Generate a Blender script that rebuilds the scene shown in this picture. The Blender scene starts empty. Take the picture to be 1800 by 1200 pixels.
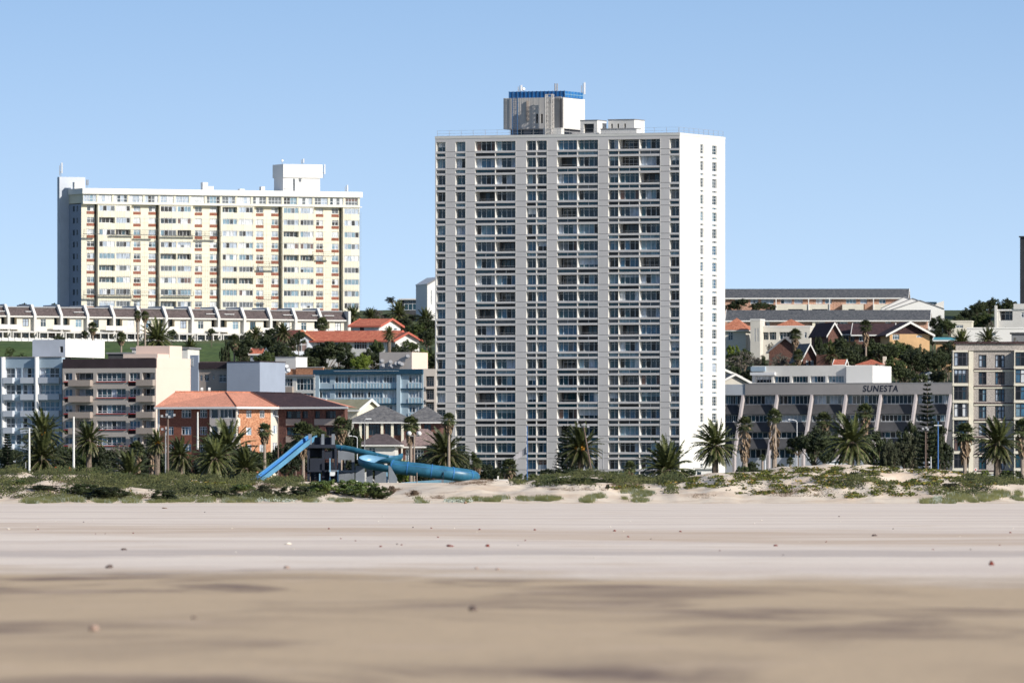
import bpy, math, random
from math import radians as R, sin, cos, tan, pi, sqrt
from mathutils import Vector, noise as mn
random.seed(7)
SC = bpy.context.scene
# ---------------------------------------------------------------- camera, sky, sun, exposure
K, HY, CZ = 16800.0, 870.0, 0.75          # focal length in photo pixels, horizon row, eye height (m)
cam = bpy.data.cameras.new("camera"); co = bpy.data.objects.new("camera", cam); SC.collection.objects.link(co)
co.location = (0, 0, CZ); co.rotation_euler = (R(90), 0, 0)
cam.sensor_width = 36; cam.lens = K/1800*36; cam.shift_y = (HY-600)/1800
cam.clip_start = 1; cam.clip_end = 20000
cam.dof.use_dof = True; cam.dof.focus_distance = 500; cam.dof.aperture_fstop = 8.8
SC.camera = co
SUN_EL, SUN_TH = 27.0, 38.0               # elevation; angle from +x (right) towards the viewer
w = bpy.data.worlds.new("World"); SC.world = w; w.use_nodes = True
nt = w.node_tree; bg = nt.nodes['Background']
sky = nt.nodes.new('ShaderNodeTexSky'); sky.sky_type = 'NISHITA'; sky.sun_disc = False
sky.sun_elevation = R(SUN_EL); sky.sun_rotation = R(90+SUN_TH)
sky.air_density = 1.0; sky.dust_density = 0.8; sky.ozone_density = 1.5; sky.altitude = 0
tc = nt.nodes.new('ShaderNodeTexCoord'); sp = nt.nodes.new('ShaderNodeSeparateXYZ'); cb = nt.nodes.new('ShaderNodeCombineXYZ')
ma = nt.nodes.new('ShaderNodeMath'); ma.operation = 'MULTIPLY_ADD'; ma.inputs[1].default_value = 3.0; ma.inputs[2].default_value = 0.155
L = nt.links.new
L(tc.outputs['Generated'], sp.inputs[0]); L(sp.outputs[0], cb.inputs[0]); L(sp.outputs[1], cb.inputs[1])
L(sp.outputs[2], ma.inputs[0]); L(ma.outputs[0], cb.inputs[2]); L(cb.outputs[0], sky.inputs[0])
hs=nt.nodes.new('ShaderNodeHueSaturation'); hs.inputs['Saturation'].default_value=.88; mrz=nt.nodes.new('ShaderNodeMapRange'); mrz.inputs[1].default_value=0; mrz.inputs[2].default_value=.055; mrz.inputs[3].default_value=.70; mrz.inputs[4].default_value=1.0; L(sp.outputs[2],mrz.inputs[0]); L(mrz.outputs[0],hs.inputs['Saturation']); L(sky.outputs[0],hs.inputs['Color']); L(hs.outputs[0], bg.inputs[0]); bg.inputs[1].default_value = 0.132
sl = bpy.data.lights.new("sun", 'SUN'); sl.energy = 3.6; sl.angle = R(0.5); sl.color = (1, .945, .86)
so = bpy.data.objects.new("sun", sl); SC.collection.objects.link(so)
sd = Vector((cos(R(SUN_TH))*cos(R(SUN_EL)), -sin(R(SUN_TH))*cos(R(SUN_EL)), sin(R(SUN_EL))))
so.rotation_euler = sd.to_track_quat('Z', 'Y').to_euler()
SC.view_settings.view_transform = 'Standard'; SC.view_settings.look = 'None'
SC.view_settings.exposure = 0.6; SC.view_settings.gamma = 1.0
SC.render.engine = 'CYCLES'
# ---------------------------------------------------------------- materials
def lin(c): return tuple(((v/255)/12.92 if v/255 <= .04045 else ((v/255+.055)/1.055)**2.4) for v in c)
MT = {}
def mat(name, c, rough=.85, var=.12, scale=.6, fine=0, bump=0, spec=.3, metal=0, c2=None, stretch=None, emis=None, rnd=0):
    m = bpy.data.materials.new(name); m.use_nodes = True; n = m.node_tree; b = n.nodes['Principled BSDF']
    b.inputs['Roughness'].default_value = rough; b.inputs['Specular IOR Level'].default_value = spec
    b.inputs['Metallic'].default_value = metal
    t = n.nodes.new('ShaderNodeTexCoord'); mp = n.nodes.new('ShaderNodeMapping'); n.links.new(t.outputs['Object'], mp.inputs[0])
    if stretch: mp.inputs['Scale'].default_value = stretch
    nz = n.nodes.new('ShaderNodeTexNoise'); nz.inputs['Scale'].default_value = scale; nz.inputs['Detail'].default_value = 6
    nz.inputs['Roughness'].default_value = .65; n.links.new(mp.outputs[0], nz.inputs[0])
    cr = n.nodes.new('ShaderNodeValToRGB'); n.links.new(nz.outputs[0], cr.inputs[0])
    a = tuple(max(0, v*(1-var)) for v in c); d = tuple(min(1, v*(1+var)) for v in (c2 or c))
    if c2: a = c; d = c2
    cr.color_ramp.elements[0].position = .36; cr.color_ramp.elements[0].color = (*a, 1)
    cr.color_ramp.elements[1].position = .64; cr.color_ramp.elements[1].color = (*d, 1)
    out = cr.outputs[0]
    if fine:
        n2 = n.nodes.new('ShaderNodeTexNoise'); n2.inputs['Scale'].default_value = fine; n2.inputs['Detail'].default_value = 3
        n.links.new(t.outputs['Object'], n2.inputs[0]); mr = n.nodes.new('ShaderNodeMapRange')
        mr.inputs[1].default_value = .3; mr.inputs[2].default_value = .7; mr.inputs[3].default_value = .62; mr.inputs[4].default_value = 1.3
        n.links.new(n2.outputs[0], mr.inputs[0]); mx = n.nodes.new('ShaderNodeVectorMath'); mx.operation = 'SCALE'
        n.links.new(out, mx.inputs[0]); n.links.new(mr.outputs[0], mx.inputs['Scale']); out = mx.outputs[0]
    if rnd:
        oi = n.nodes.new('ShaderNodeObjectInfo'); mr = n.nodes.new('ShaderNodeMapRange')
        mr.inputs[3].default_value = 1-rnd; mr.inputs[4].default_value = 1+rnd; n.links.new(oi.outputs['Random'], mr.inputs[0])
        mx = n.nodes.new('ShaderNodeVectorMath'); mx.operation = 'SCALE'
        n.links.new(out, mx.inputs[0]); n.links.new(mr.outputs[0], mx.inputs['Scale']); out = mx.outputs[0]
    n.links.new(out, b.inputs['Base Color'])
    if bump:
        bp = n.nodes.new('ShaderNodeBump'); bp.inputs['Strength'].default_value = bump; bp.inputs['Distance'].default_value = .1
        n.links.new((nz if not fine else n2).outputs[0], bp.inputs['Height']); n.links.new(bp.outputs[0], b.inputs['Normal'])
    MT[name] = m; return m
# walls
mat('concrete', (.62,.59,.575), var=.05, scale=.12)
mat('conc_ridge', (.50,.475,.45), var=.05, scale=.3)
mat('white', (.75,.735,.70), var=.03, scale=.15)
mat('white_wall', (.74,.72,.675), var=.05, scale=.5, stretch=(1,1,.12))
mat('verge_red', (.48,.13,.09), var=.1)
mat('offwhite', (.66,.64,.60), var=.06, scale=.3)
mat('joint', (.13,.12,.12))
mat('cream', (.74,.69,.55), var=.05, scale=.2)
mat('cream2', (.70,.65,.54), var=.06, scale=.3)
mat('panel_brown', (.27,.105,.07), var=.15)
mat('pink', (.74,.58,.49), var=.03, scale=.1)
mat('beige', (.47,.42,.38), var=.06, scale=.3)
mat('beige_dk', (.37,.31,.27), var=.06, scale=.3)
mat('taupe_band', (.05,.035,.04), var=.15, scale=.5)
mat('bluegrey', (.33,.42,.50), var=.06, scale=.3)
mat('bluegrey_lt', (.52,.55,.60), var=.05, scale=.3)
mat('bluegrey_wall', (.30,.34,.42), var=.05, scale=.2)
mat('navy', (.02,.07,.12), var=.15, scale=.5)
mat('blue_panel', (.38,.55,.64), var=.08, scale=1)
mat('blue_wall', (.40,.50,.57), var=.06, scale=.4)
mat('blue_scr', (.02,.14,.38), var=.25, scale=1.2, rough=.4)
mat('blue_steel', (.05,.12,.25), var=.1, rough=.5)
mat('brick_red', (.115,.055,.045), c2=(.20,.105,.08), scale=3, fine=7)
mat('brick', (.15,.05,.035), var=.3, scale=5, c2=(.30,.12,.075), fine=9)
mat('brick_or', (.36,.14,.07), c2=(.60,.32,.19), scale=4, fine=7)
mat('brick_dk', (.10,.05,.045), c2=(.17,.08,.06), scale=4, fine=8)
mat('ochre', (.60,.38,.20), var=.1, scale=.6)
mat('stone', (.38,.34,.31), c2=(.46,.41,.37), scale=2, fine=6)
mat('sunesta', (.33,.31,.31), var=.05, scale=.3)
mat('grey_dk', (.07,.07,.075), var=.15)
mat('grey_md', (.22,.22,.23), var=.1)
mat('slide_conc', (.20,.22,.25), var=.12, scale=.8)
mat('steel_navy', (.025,.03,.045), var=.15)
# roofs
mat('roof_orange', (.70,.30,.19), var=.10, scale=.5, fine=5, bump=.2)
mat('roof_red', (.42,.11,.065), c2=(.56,.19,.11), scale=1.2, fine=4)
mat('roof_brown', (.045,.025,.028), c2=(.075,.04,.04), scale=1, fine=4)
mat('roof_tbrown', (.085,.066,.064), c2=(.14,.11,.105), scale=1.5, fine=5)
mat('roof_slate', (.10,.10,.105), c2=(.20,.19,.18), scale=1.6, fine=4)
mat('roof_shingle', (.05,.055,.065), c2=(.15,.15,.15), scale=2.2, fine=6, bump=.4)
mat('roof_rust', (.42,.15,.08), c2=(.5,.20,.12), scale=1, fine=4)
mat('roof_moss', (.20,.19,.12), c2=(.28,.26,.18), scale=1)
mat('roof_copper', (.24,.17,.15), c2=(.32,.23,.20), scale=1, fine=4)
mat('teal', (.10,.32,.36), var=.1)
# glass and frames
for n_, c_, r_ in (('g_navy',(.008,.028,.045),.12),('g_teal',(.012,.055,.08),.15),('g_blue',(.045,.12,.20),.2),('g_black',(.006,.007,.009),.3),
                   ('g_curt',(.34,.40,.48),.5),('g_curt2',(.16,.26,.33),.4),('g_grey',(.10,.115,.13),.3),('g_brown',(.13,.08,.07),.4),('g_white',(.62,.64,.66),.5)):
    mat(n_, c_, rough=r_, var=.35, scale=1.3, spec=.5, stretch=(2.5,2.5,.5))
mat('frame', (.62,.64,.66), var=.04, rough=.5)
mat('frame_dk', (.05,.05,.06), var=.1, rough=.5)
mat('metal_white', (.75,.75,.75), var=.05, rough=.4)
mat('metal_grey', (.32,.32,.33), var=.1, rough=.5)
mat('pole_rust', (.16,.11,.09), var=.15, rough=.7)
mat('pole_blue', (.06,.16,.40), var=.1, rough=.5)
mat('skylight', (.1,.12,.14), rough=.2)
mat('slide_blue', (.03,.14,.23), var=.25, scale=.9, rough=.4, spec=.5)
mat('slide_in', (.20,.38,.52), var=.12, scale=.7, rough=.35, spec=.5)
mat('slide_rim', (.05,.20,.48), var=.1, rough=.35)
mat('orange_paint', (.72,.13,.04), var=.08)
mat('red', (.55,.04,.03), var=.1)
mat('tyre', (.01,.01,.01)); mat('car_white', (.78,.8,.82), rough=.25, spec=.6, var=.02); mat('car_dark', (.05,.06,.08), rough=.25, spec=.6)
mat('house_wall', (.60,.565,.50), var=.05, scale=.3)
mat('flag', (.30,.29,.31), var=.15, scale=.8)
mat('letter', (.015,.02,.04))
# vegetation
mat('leaf_palm', (.03,.042,.014), c2=(.105,.115,.04), scale=1.6, rough=.45, spec=.35, rnd=.25)
mat('leaf_fan', (.03,.042,.018), c2=(.11,.125,.05), scale=1.8, rough=.5, rnd=.25)
mat('leaf_dead', (.16,.11,.07), c2=(.34,.25,.17), scale=2)
mat('leaf_dark', (.012,.02,.009), c2=(.058,.072,.025), scale=.9, rough=.6, rnd=.3)
mat('leaf_mid', (.024,.038,.011), c2=(.08,.105,.028), scale=.8, rough=.6, rnd=.3)
mat('leaf_bright', (.08,.12,.015), c2=(.20,.25,.04), scale=.8, rough=.6)
mat('leaf_gloss', (.055,.09,.02), c2=(.17,.22,.055), scale=1.2, rough=.35, spec=.5)
mat('fin', (.44,.395,.395), var=.08, scale=.5)
mat('leaf_grey', (.09,.08,.065), c2=(.17,.155,.125), scale=.9, rough=.8, rnd=.2)
mat('leaf_pine', (.014,.024,.014), c2=(.035,.05,.025), scale=1.5)
mat('leaf_casu', (.03,.035,.02), c2=(.07,.075,.04), scale=1)
mat('bark', (.12,.09,.07), c2=(.23,.18,.14), scale=4)
mat('bark_pale', (.24,.19,.15), c2=(.36,.29,.24), scale=5, stretch=(1,1,3))
mat('fruit', (.55,.25,.03))
mat('shrub', (.016,.026,.010), c2=(.105,.11,.038), scale=.35, fine=3)
mat('creeper', (.035,.055,.012), c2=(.17,.18,.03), scale=.7, fine=3)
mat('creeper_y', (.32,.26,.05), c2=(.30,.16,.06), scale=1.5)
mat('marram', (.07,.085,.03), c2=(.20,.20,.08), scale=.5)
mat('silver', (.22,.26,.22), c2=(.40,.43,.38), scale=.8)
mat('twig', (.10,.065,.045), c2=(.22,.16,.11), scale=1)
mat('kelp', (.10,.015,.012), c2=(.20,.04,.025), scale=9)
mat('shell', (.72,.66,.56), var=.1); mat('stone_dark', (.12,.09,.08), var=.2, scale=8); mat('drift', (.22,.15,.10), var=.2, scale=5)
mat('rock_tan', (.34,.24,.19), var=.2, scale=10)
mat('brick_pale', (.40,.21,.14), c2=(.56,.36,.27), scale=3, fine=6)
mat('slide_side', (.11,.28,.44), var=.12, scale=.7, rough=.4)
mat('lawn', (.05,.09,.018), c2=(.09,.13,.032), scale=.08, fine=.8)
mat('road', (.30,.30,.29), var=.08, scale=.2)
# ---------------------------------------------------------------- mesh builder
class MB:
    def __init__(s): s.v=[]; s.f=[]; s.mi=[]; s.m=[]; s.cur=0; s.smooth=False
    def mat(s, name):
        if name not in s.m: s.m.append(name)
        s.cur = s.m.index(name); return s
    def face(s, pts):
        i=len(s.v); s.v.extend(pts); s.f.append(tuple(range(i,i+len(pts)))); s.mi.append(s.cur)
    def hexa(s, p):   # p: 8 points, bottom 4 ccw then top 4
        i=len(s.v); s.v.extend(p)
        for q in ((3,2,1,0),(4,5,6,7),(0,1,5,4),(1,2,6,5),(2,3,7,6),(3,0,4,7)): s.f.append(tuple(i+k for k in q)); s.mi.append(s.cur)
    def box(s,x0,x1,y0,y1,z0,z1):
        if x0>x1: x0,x1=x1,x0
        if y0>y1: y0,y1=y1,y0
        if z0>z1: z0,z1=z1,z0
        s.hexa([(x0,y0,z0),(x1,y0,z0),(x1,y1,z0),(x0,y1,z0),(x0,y0,z1),(x1,y0,z1),(x1,y1,z1),(x0,y1,z1)])
    def fbox(s,fr,u0,u1,n0,n1,z0,z1):
        if n0>n1: n0,n1=n1,n0
        if z0>z1: z0,z1=z1,z0
        if u0>u1: u0,u1=u1,u0
        p=[fr.p(u0,n1),fr.p(u1,n1),fr.p(u1,n0),fr.p(u0,n0)]
        s.hexa([(a,b,z0) for a,b in p]+[(a,b,z1) for a,b in p])
    def tube(s, p0, p1, r0, r1, n=8, caps=True):
        p0=Vector(p0); p1=Vector(p1); d=(p1-p0)
        if d.length<1e-6: return
        d.normalize(); a=d.orthogonal().normalized(); b=d.cross(a)
        i=len(s.v)
        for p,r in ((p0,r0),(p1,r1)):
            for k in range(n):
                t=2*pi*k/n; s.v.append(tuple(p+a*(r*cos(t))+b*(r*sin(t))))
        for k in range(n):
            s.f.append((i+k,i+(k+1)%n,i+n+(k+1)%n,i+n+k)); s.mi.append(s.cur)
        if caps:
            s.f.append(tuple(i+k for k in range(n-1,-1,-1))); s.mi.append(s.cur)
            s.f.append(tuple(i+n+k for k in range(n))); s.mi.append(s.cur)
    def ball(s,c,rx,ry,rz,nu=8,nv=5,jit=0):
        rows=[]
        for j in range(nv+1):
            ph=pi*j/nv; row=[]
            for k in range(nu):
                t=2*pi*k/nu; q=1+random.uniform(-jit,jit)
                row.append(len(s.v)); s.v.append((c[0]+rx*q*sin(ph)*cos(t),c[1]+ry*q*sin(ph)*sin(t),c[2]+rz*q*cos(ph)))
            rows.append(row)
        for j in range(nv):
            for k in range(nu):
                s.f.append((rows[j][k],rows[j+1][k],rows[j+1][(k+1)%nu],rows[j][(k+1)%nu])); s.mi.append(s.cur)
    def sweep(s, path, prof_fn, closed=False):   # path of Vectors; prof_fn(i)->list of (side, up)
        rows=[]
        for i,p in enumerate(path):
            t=(path[min(i+1,len(path)-1)]-path[max(i-1,0)]).normalized()
            sd_=Vector((t.y,-t.x,0)).normalized(); up=sd_.cross(t); row=[]
            for a,b in prof_fn(i):
                row.append(len(s.v)); s.v.append(tuple(p+sd_*a+up*b))
            rows.append(row)
        m=len(rows[0])
        for i in range(len(rows)-1):
            for k in range(m if closed else m-1):
                s.f.append((rows[i][k],rows[i][(k+1)%m],rows[i+1][(k+1)%m],rows[i+1][k])); s.mi.append(s.cur)
    def mesh(s,name):
        me=bpy.data.meshes.new(name); me.from_pydata([tuple(v) for v in s.v],[],s.f)
        for m in s.m: me.materials.append(MT[m])
        me.polygons.foreach_set('material_index', s.mi)
        if s.smooth: me.polygons.foreach_set('use_smooth',[True]*len(s.f))
        me.update(); return me
    def obj(s,name,parent=None,**kw):
        if not s.f: return None
        o=bpy.data.objects.new(name,s.mesh(name)); SC.collection.objects.link(o)
        if parent: o.parent=parent
        for k,v in kw.items(): o[k]=v
        return o
def thing(name,label,cat,loc=(0,0,0),rz=0,group=None):
    o=bpy.data.objects.new(name,None); SC.collection.objects.link(o); o.location=loc; o.rotation_euler=(0,0,rz)
    o.empty_display_size=.5
    o['label']=label; o['category']=cat
    if group: o['group']=group
    return o
def tag(o,label,cat,group=None,loc=None):
    o['label']=label; o['category']=cat
    if group: o['group']=group
    return o
def structure(name,mb): return mb.obj(name,kind='structure')
def wx(px,D): return (px-900)*D/K
def wz(py,D): return CZ+(HY-py)*D/K
def copy_tree(o,parent=None):
    c=o.copy(); SC.collection.objects.link(c); c.parent=parent
    for ch in list(o.children): copy_tree(ch,c)
    return c
# ---------------------------------------------------------------- building frames
class Frame:
    """A facade plane of a building: local 2-D origin and direction; n is outward."""
    def __init__(s,B,ox,oy,ux,uy): s.B=B; s.o=(ox,oy); s.d=(ux,uy); s.nn=(uy,-ux)
    def p(s,u,n=0): return (s.o[0]+s.d[0]*u+s.nn[0]*n, s.o[1]+s.d[1]*u+s.nn[1]*n)
    def world(s,u,n=0):
        x,y=s.p(u,n); c,q=cos(s.B.a),sin(s.B.a); return (s.B.x+x*c-y*q, s.B.y+x*q+y*c)
    def u(s,px,n=0):
        q=(px-900)/K; O=s.world(0,n); P=s.world(1,n); U=(P[0]-O[0],P[1]-O[1])
        return (q*O[1]-O[0])/(U[0]-q*U[1])
    def z(s,py,u=0,n=0): return CZ+(HY-py)*s.world(u,n)[1]/K-s.B.zb
class Bld:
    def __init__(s,name,label,cat,px,D,pyb,deg,group=None,zb=None):
        s.x=wx(px,D); s.y=D; s.zb=wz(pyb,D) if zb is None else zb; s.a=R(deg)
        s.o=thing(name,label,cat,(s.x,s.y,s.zb),s.a,group)
    def F(s,y=0): return Frame(s,0,y,1,0)
    def Rt(s,x): return Frame(s,x,0,0,1)
    def Lf(s,depth): return Frame(s,0,depth,0,-1)
    def add(s,name,mb,**kw): return mb.obj(name,s.o,**kw)
def wall_open(mb,fr,u0,u1,z0,z1,ops,depth,m,mrev=None,mback='g_black'):
    """Facade u0..u1 x z0..z1 with openings (a,b,c,d[,depth[,backmat]]) and their reveals."""
    us=sorted({u0,u1,*[o[0] for o in ops],*[o[1] for o in ops]}); zs=sorted({z0,z1,*[o[2] for o in ops],*[o[3] for o in ops]})
    us=[u for u in us if u0-1e-6<=u<=u1+1e-6]; zs=[z for z in zs if z0-1e-6<=z<=z1+1e-6]
    mb.mat(m)
    import bisect
    hole=set()
    for o in ops:
        i0=bisect.bisect_left(us,o[0]-1e-7); i1=bisect.bisect_left(us,o[1]-1e-7)
        j0=bisect.bisect_left(zs,o[2]-1e-7); j1=bisect.bisect_left(zs,o[3]-1e-7)
        for j in range(j0,j1):
            for i in range(i0,i1): hole.add((i,j))
    for j in range(len(zs)-1):
        i=0
        while i<len(us)-1:
            if (i,j) in hole: i+=1; continue
            k=i
            while k<len(us)-1 and (k,j) not in hole: k+=1
            a=fr.p(us[i]); b=fr.p(us[k]); mb.face([(*a,zs[j]),(*b,zs[j]),(*b,zs[j+1]),(*a,zs[j+1])]); i=k
    for o in ops:
        d=o[4] if len(o)>4 and o[4] else depth
        a,b,c,e=o[:4]; mb.mat(mrev or m)
        A=fr.p(a); Bp=fr.p(b); A2=fr.p(a,-d); B2=fr.p(b,-d)
        mb.face([(*A,c),(*A,e),(*A2,e),(*A2,c)]); mb.face([(*Bp,e),(*Bp,c),(*B2,c),(*B2,e)])
        mb.face([(*A,c),(*A2,c),(*B2,c),(*Bp,c)]); mb.face([(*A,e),(*Bp,e),(*B2,e),(*A2,e)])
        mb.mat(o[5] if len(o)>5 else mback); mb.face([(*A2,c),(*B2,c),(*B2,e),(*A2,e)])
def solid(mb,fr,u0,u1,z0,z1,back,m,top=True,right=True,left=True,mr=None):
    """The other walls and roof of a block whose front is made by wall_open; back = depth."""
    mb.mat(m); a=fr.p(u0); b=fr.p(u1); c=fr.p(u1,-back); d=fr.p(u0,-back)
    if right: mb.mat(mr or m); mb.face([(*b,z0),(*c,z0),(*c,z1),(*b,z1)]); mb.mat(m)
    if left: mb.face([(*d,z0),(*a,z0),(*a,z1),(*d,z1)])
    mb.face([(*c,z0),(*d,z0),(*d,z1),(*c,z1)])
    if top: mb.face([(*a,z1),(*b,z1),(*c,z1),(*d,z1)])
GW={'mix':['g_navy']*8+['g_teal']*5+['g_blue']*3+['g_grey']*1+['g_curt2']*2+['g_curt']*1+['g_black']*2,
    'light':['g_curt']*4+['g_curt2']*4+['g_grey']*3+['g_blue']*2+['g_navy']*2+['g_white'],
    'dark':['g_navy']*4+['g_teal']*2+['g_black']*2+['g_grey'],
    'lit':['g_grey']*5+['g_white']*4+['g_curt']*4+['g_curt2']*3+['g_black']*1+['g_navy']}
def win_into(mb,fr,u0,u1,z0,z1,n,cols=2,transom=.28,fm='frame',style='mix',bar=.07,pane=None,rows=None,hb=None):
    if u1<=u0 or z1<=z0: return
    base=pane or random.choice(GW[style]); cw=(u1-u0)/cols; g=.012
    opn=random.randrange(cols) if (cols>2 and random.random()<.3) else -1
    cl=random.random() if style in ('mix','lit','light') and not pane else 1
    lc=random.choice(['g_curt','g_curt','g_curt2','g_white','g_brown'])
    for i in range(cols):
        gm=base if (pane or random.random()<.7) else random.choice(GW[style])
        if cols>2 and (cl<.12 and i==0 or cl<.24 and i in (0,cols-1) or .24<=cl<.30 and i>=cols//2): gm=lc
        if i==opn: gm='g_black'
        mb.mat(gm); mb.fbox(fr,u0+i*cw+g,u0+(i+1)*cw-g,n-.02,n,z0+g,z1-g)
    if cl>.93 and cl<1 and z1-z0>1: mb.mat(lc); mb.fbox(fr,u0+g,u1-g,n+.0005,n+.0015,z1-(z1-z0)*random.uniform(.3,.75),z1-g)
    mb.mat(fm)
    for i in range(cols+1):
        c=u0+i*cw; c=min(max(c,u0+bar/2+.004),u1-bar/2-.004); mb.fbox(fr,c-bar/2,c+bar/2,n+.003,n+.06,z0+.005,z1-.005)
    for f in ([transom] if transom else [])+(rows or []):
        hb=hb or bar; zt=z1-(z1-z0)*f; mb.fbox(fr,u0+.006,u1-.006,n+.003,n+.052,zt-hb/2,zt+hb/2)
    hb=hb or bar
    mb.fbox(fr,u0+.006,u1-.006,n+.003,n+.055,z1-hb-.006,z1-.006); mb.fbox(fr,u0+.006,u1-.006,n+.003,n+.055,z0+.006,z0+hb+.006)
def window(B,*a,**k):
    mb=MB(); win_into(mb,*a,**k); return B.add('window',mb)
def gable(mb,u0,u1,y0,y1,z,h,axis,ov,t,mr,mw=None,mf=None):
    """Gable roof slabs; axis 'x': ridge runs along local x."""
    if axis=='x':
        ym=(y0+y1)/2
        for s_ in (-1,1):
            ye=(y0-ov) if s_<0 else (y1+ov); ze=z-h*ov/((y1-y0)/2)
            mb.mat(mr); p=[(u0-ov,ye,ze),(u1+ov,ye,ze),(u1+ov,ym,z+h),(u0-ov,ym,z+h)]
            if s_>0: p=[p[1],p[0],p[3],p[2]]
            mb.hexa(p+[(a,b,c+t) for a,b,c in p])
            if mf: mb.mat(mf); mb.box(u0-ov-.02,u1+ov+.02,ye+s_*.02,ye+s_*.14,ze-.12,ze+t*.8)
        if mf:
            mb.mat(mf)
            for x in (u0-ov,u1+ov):
                d=.1 if x>0 else -.1; x0=x+d*.1; 
                for ye,_ in ((y0-ov,0),(y1+ov,0)):
                    ze=z-h*ov/((y1-y0)/2); q=[(x0,ye,ze-.15),(x0+d,ye,ze-.15),(x0+d,ym,z+h-.15),(x0,ym,z+h-.15)]
                    mb.hexa(q+[(a,b,c+t+.25) for a,b,c in q])
        if mw:
            mb.mat(mw)
            for x in (u0,u1): mb.face([(x,y0,z),(x,y1,z),(x,ym,z+h-.01)])
    else:
        xm=(u0+u1)/2
        for s_ in (-1,1):
            xe=(u0-ov) if s_<0 else (u1+ov); ze=z-h*ov/((u1-u0)/2)
            mb.mat(mr); p=[(xe,y0-ov,ze),(xm,y0-ov,z+h),(xm,y1+ov,z+h),(xe,y1+ov,ze)]
            mb.hexa(p+[(a,b,c+t) for a,b,c in p])
            if mf:
                mb.mat(mf); q=[(xe,y0-ov-.14,ze-.2),(xm,y0-ov-.14,z+h-.2),(xm,y0-ov-.02,z+h-.2),(xe,y0-ov-.02,ze-.2)]
                mb.hexa(q+[(a,b,c+t+.26) for a,b,c in q])
        if mw:
            mb.mat(mw)
            for y in (y0,y1): mb.face([(u0,y,z),(u1,y,z),(xm,y,z+h-.01)])
def hip(mb,u0,u1,y0,y1,z,h,ov,mr,rl=None,mf='white',t=.22):
    """Hip roof, ridge along x of length rl (default: 45 degree hips)."""
    a0,a1,b0,b1=u0-ov,u1+ov,y0-ov,y1+ov; ym=(b0+b1)/2
    if rl is None: rl=max(0,(a1-a0)-(b1-b0))
    xm=(a0+a1)/2; r0,r1=xm-rl/2,xm+rl/2
    if mf: mb.mat(mf); mb.box(a0,a1,b0,b1,z-t,z-.003)
    mb.mat(mr); e=.06
    c=[(a0-e,b0-e,z),(a1+e,b0-e,z),(a1+e,b1+e,z),(a0-e,b1+e,z)]; p=(r0,ym,z+h); q=(r1,ym,z+h)
    if rl<.01:
        for i in range(4): mb.face([c[i],c[(i+1)%4],p])
    else:
        mb.face([c[0],c[1],q,p]); mb.face([c[1],c[2],q]); mb.face([c[2],c[3],p,q]); mb.face([c[3],c[0],p])
    mb.face([c[3],c[2],c[1],c[0]])
# ================================================================ the setting: sand, dunes, hill
def fbm(x,y,z=0,o=4):
    s=0;a=1;t=0
    for i in range(o): s+=a*mn.noise(Vector((x,y,z+i*7.1))); t+=a; a*=.5; x*=2; y*=2
    return s/t
def sm(t): t=max(0,min(1,t)); return t*t*(3-2*t)
def interp(tab,x):
    if x<=tab[0][0]: return tab[0][1]
    for (a,b),(c,d) in zip(tab,tab[1:]):
        if x<=c: return b+(d-b)*(x-a)/(c-a)
    return tab[-1][1]
CREST=[(-300,838),(0,836),(60,832),(130,832),(190,838),(230,843),(300,842),(380,846),(440,846),(520,846),(570,850),(640,856),(690,862),(740,856),(800,850),(850,847),
       (920,849),(960,845),(1010,836),(1060,835),(1100,839),(1150,842),(1200,838),(1260,834),(1330,832),(1370,825),(1450,820),(1520,821),(1600,825),(1660,831),(1700,840),(1760,849),(1830,853),(2100,850)]
def h_dune(x,y):
    px=900+x*K/905; zc=wz(interp(CREST,px),905)
    foot=849+7*fbm(x*.05,3.3)+4*fbm(x*.25,9)
    s=(y-foot)/(905-foot)
    if s<=0: return max(0,-.0)
    b=fbm(x*.11,y*.06,1,4); b2=fbm(x*.4,y*.2,5,3)
    if s<1:
        h=zc*(sm(s)*.65+.35*sm(min(1,s*2.2)))
        h*=1+ (1.0*b+.4*b2)*(1-s*.75)
        return max(h,.0)
    t=sm((y-905)/55); top=zc*(1+.2*b+.06*b2)
    return top*(1-t)+2.0*t if y<960 else 2.0
HILL=[(960,2.0),(1640,2.0),(1700,3.5),(1760,8),(1830,17),(1900,25.5),(1960,31),(2020,34),(2100,38.5),(2200,43),(2300,45),(2600,45),(3600,30),(6000,5)]
def h_hill(x,y):
    h=interp(HILL,y); a=sm((y-1680)/120)
    return h+a*1.3*fbm(x*.012,y*.012,2)+a*.4*fbm(x*.06,y*.06,4)
def H(x,y): return h_dune(x,y) if y<960 else h_hill(x,y)
def grid(name,xs,ys,f,m,smooth=True):
    v=[(x,y,f(x,y)) for y in ys for x in xs]; n=len(xs); fc=[(j*n+i,j*n+i+1,(j+1)*n+i+1,(j+1)*n+i) for j in range(len(ys)-1) for i in range(n-1)]
    me=bpy.data.meshes.new(name); me.from_pydata(v,[],fc); me.polygons.foreach_set('use_smooth',[smooth]*len(fc)); me.materials.append(m)
    o=bpy.data.objects.new(name,me); SC.collection.objects.link(o); o['kind']='structure'; return o
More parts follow.
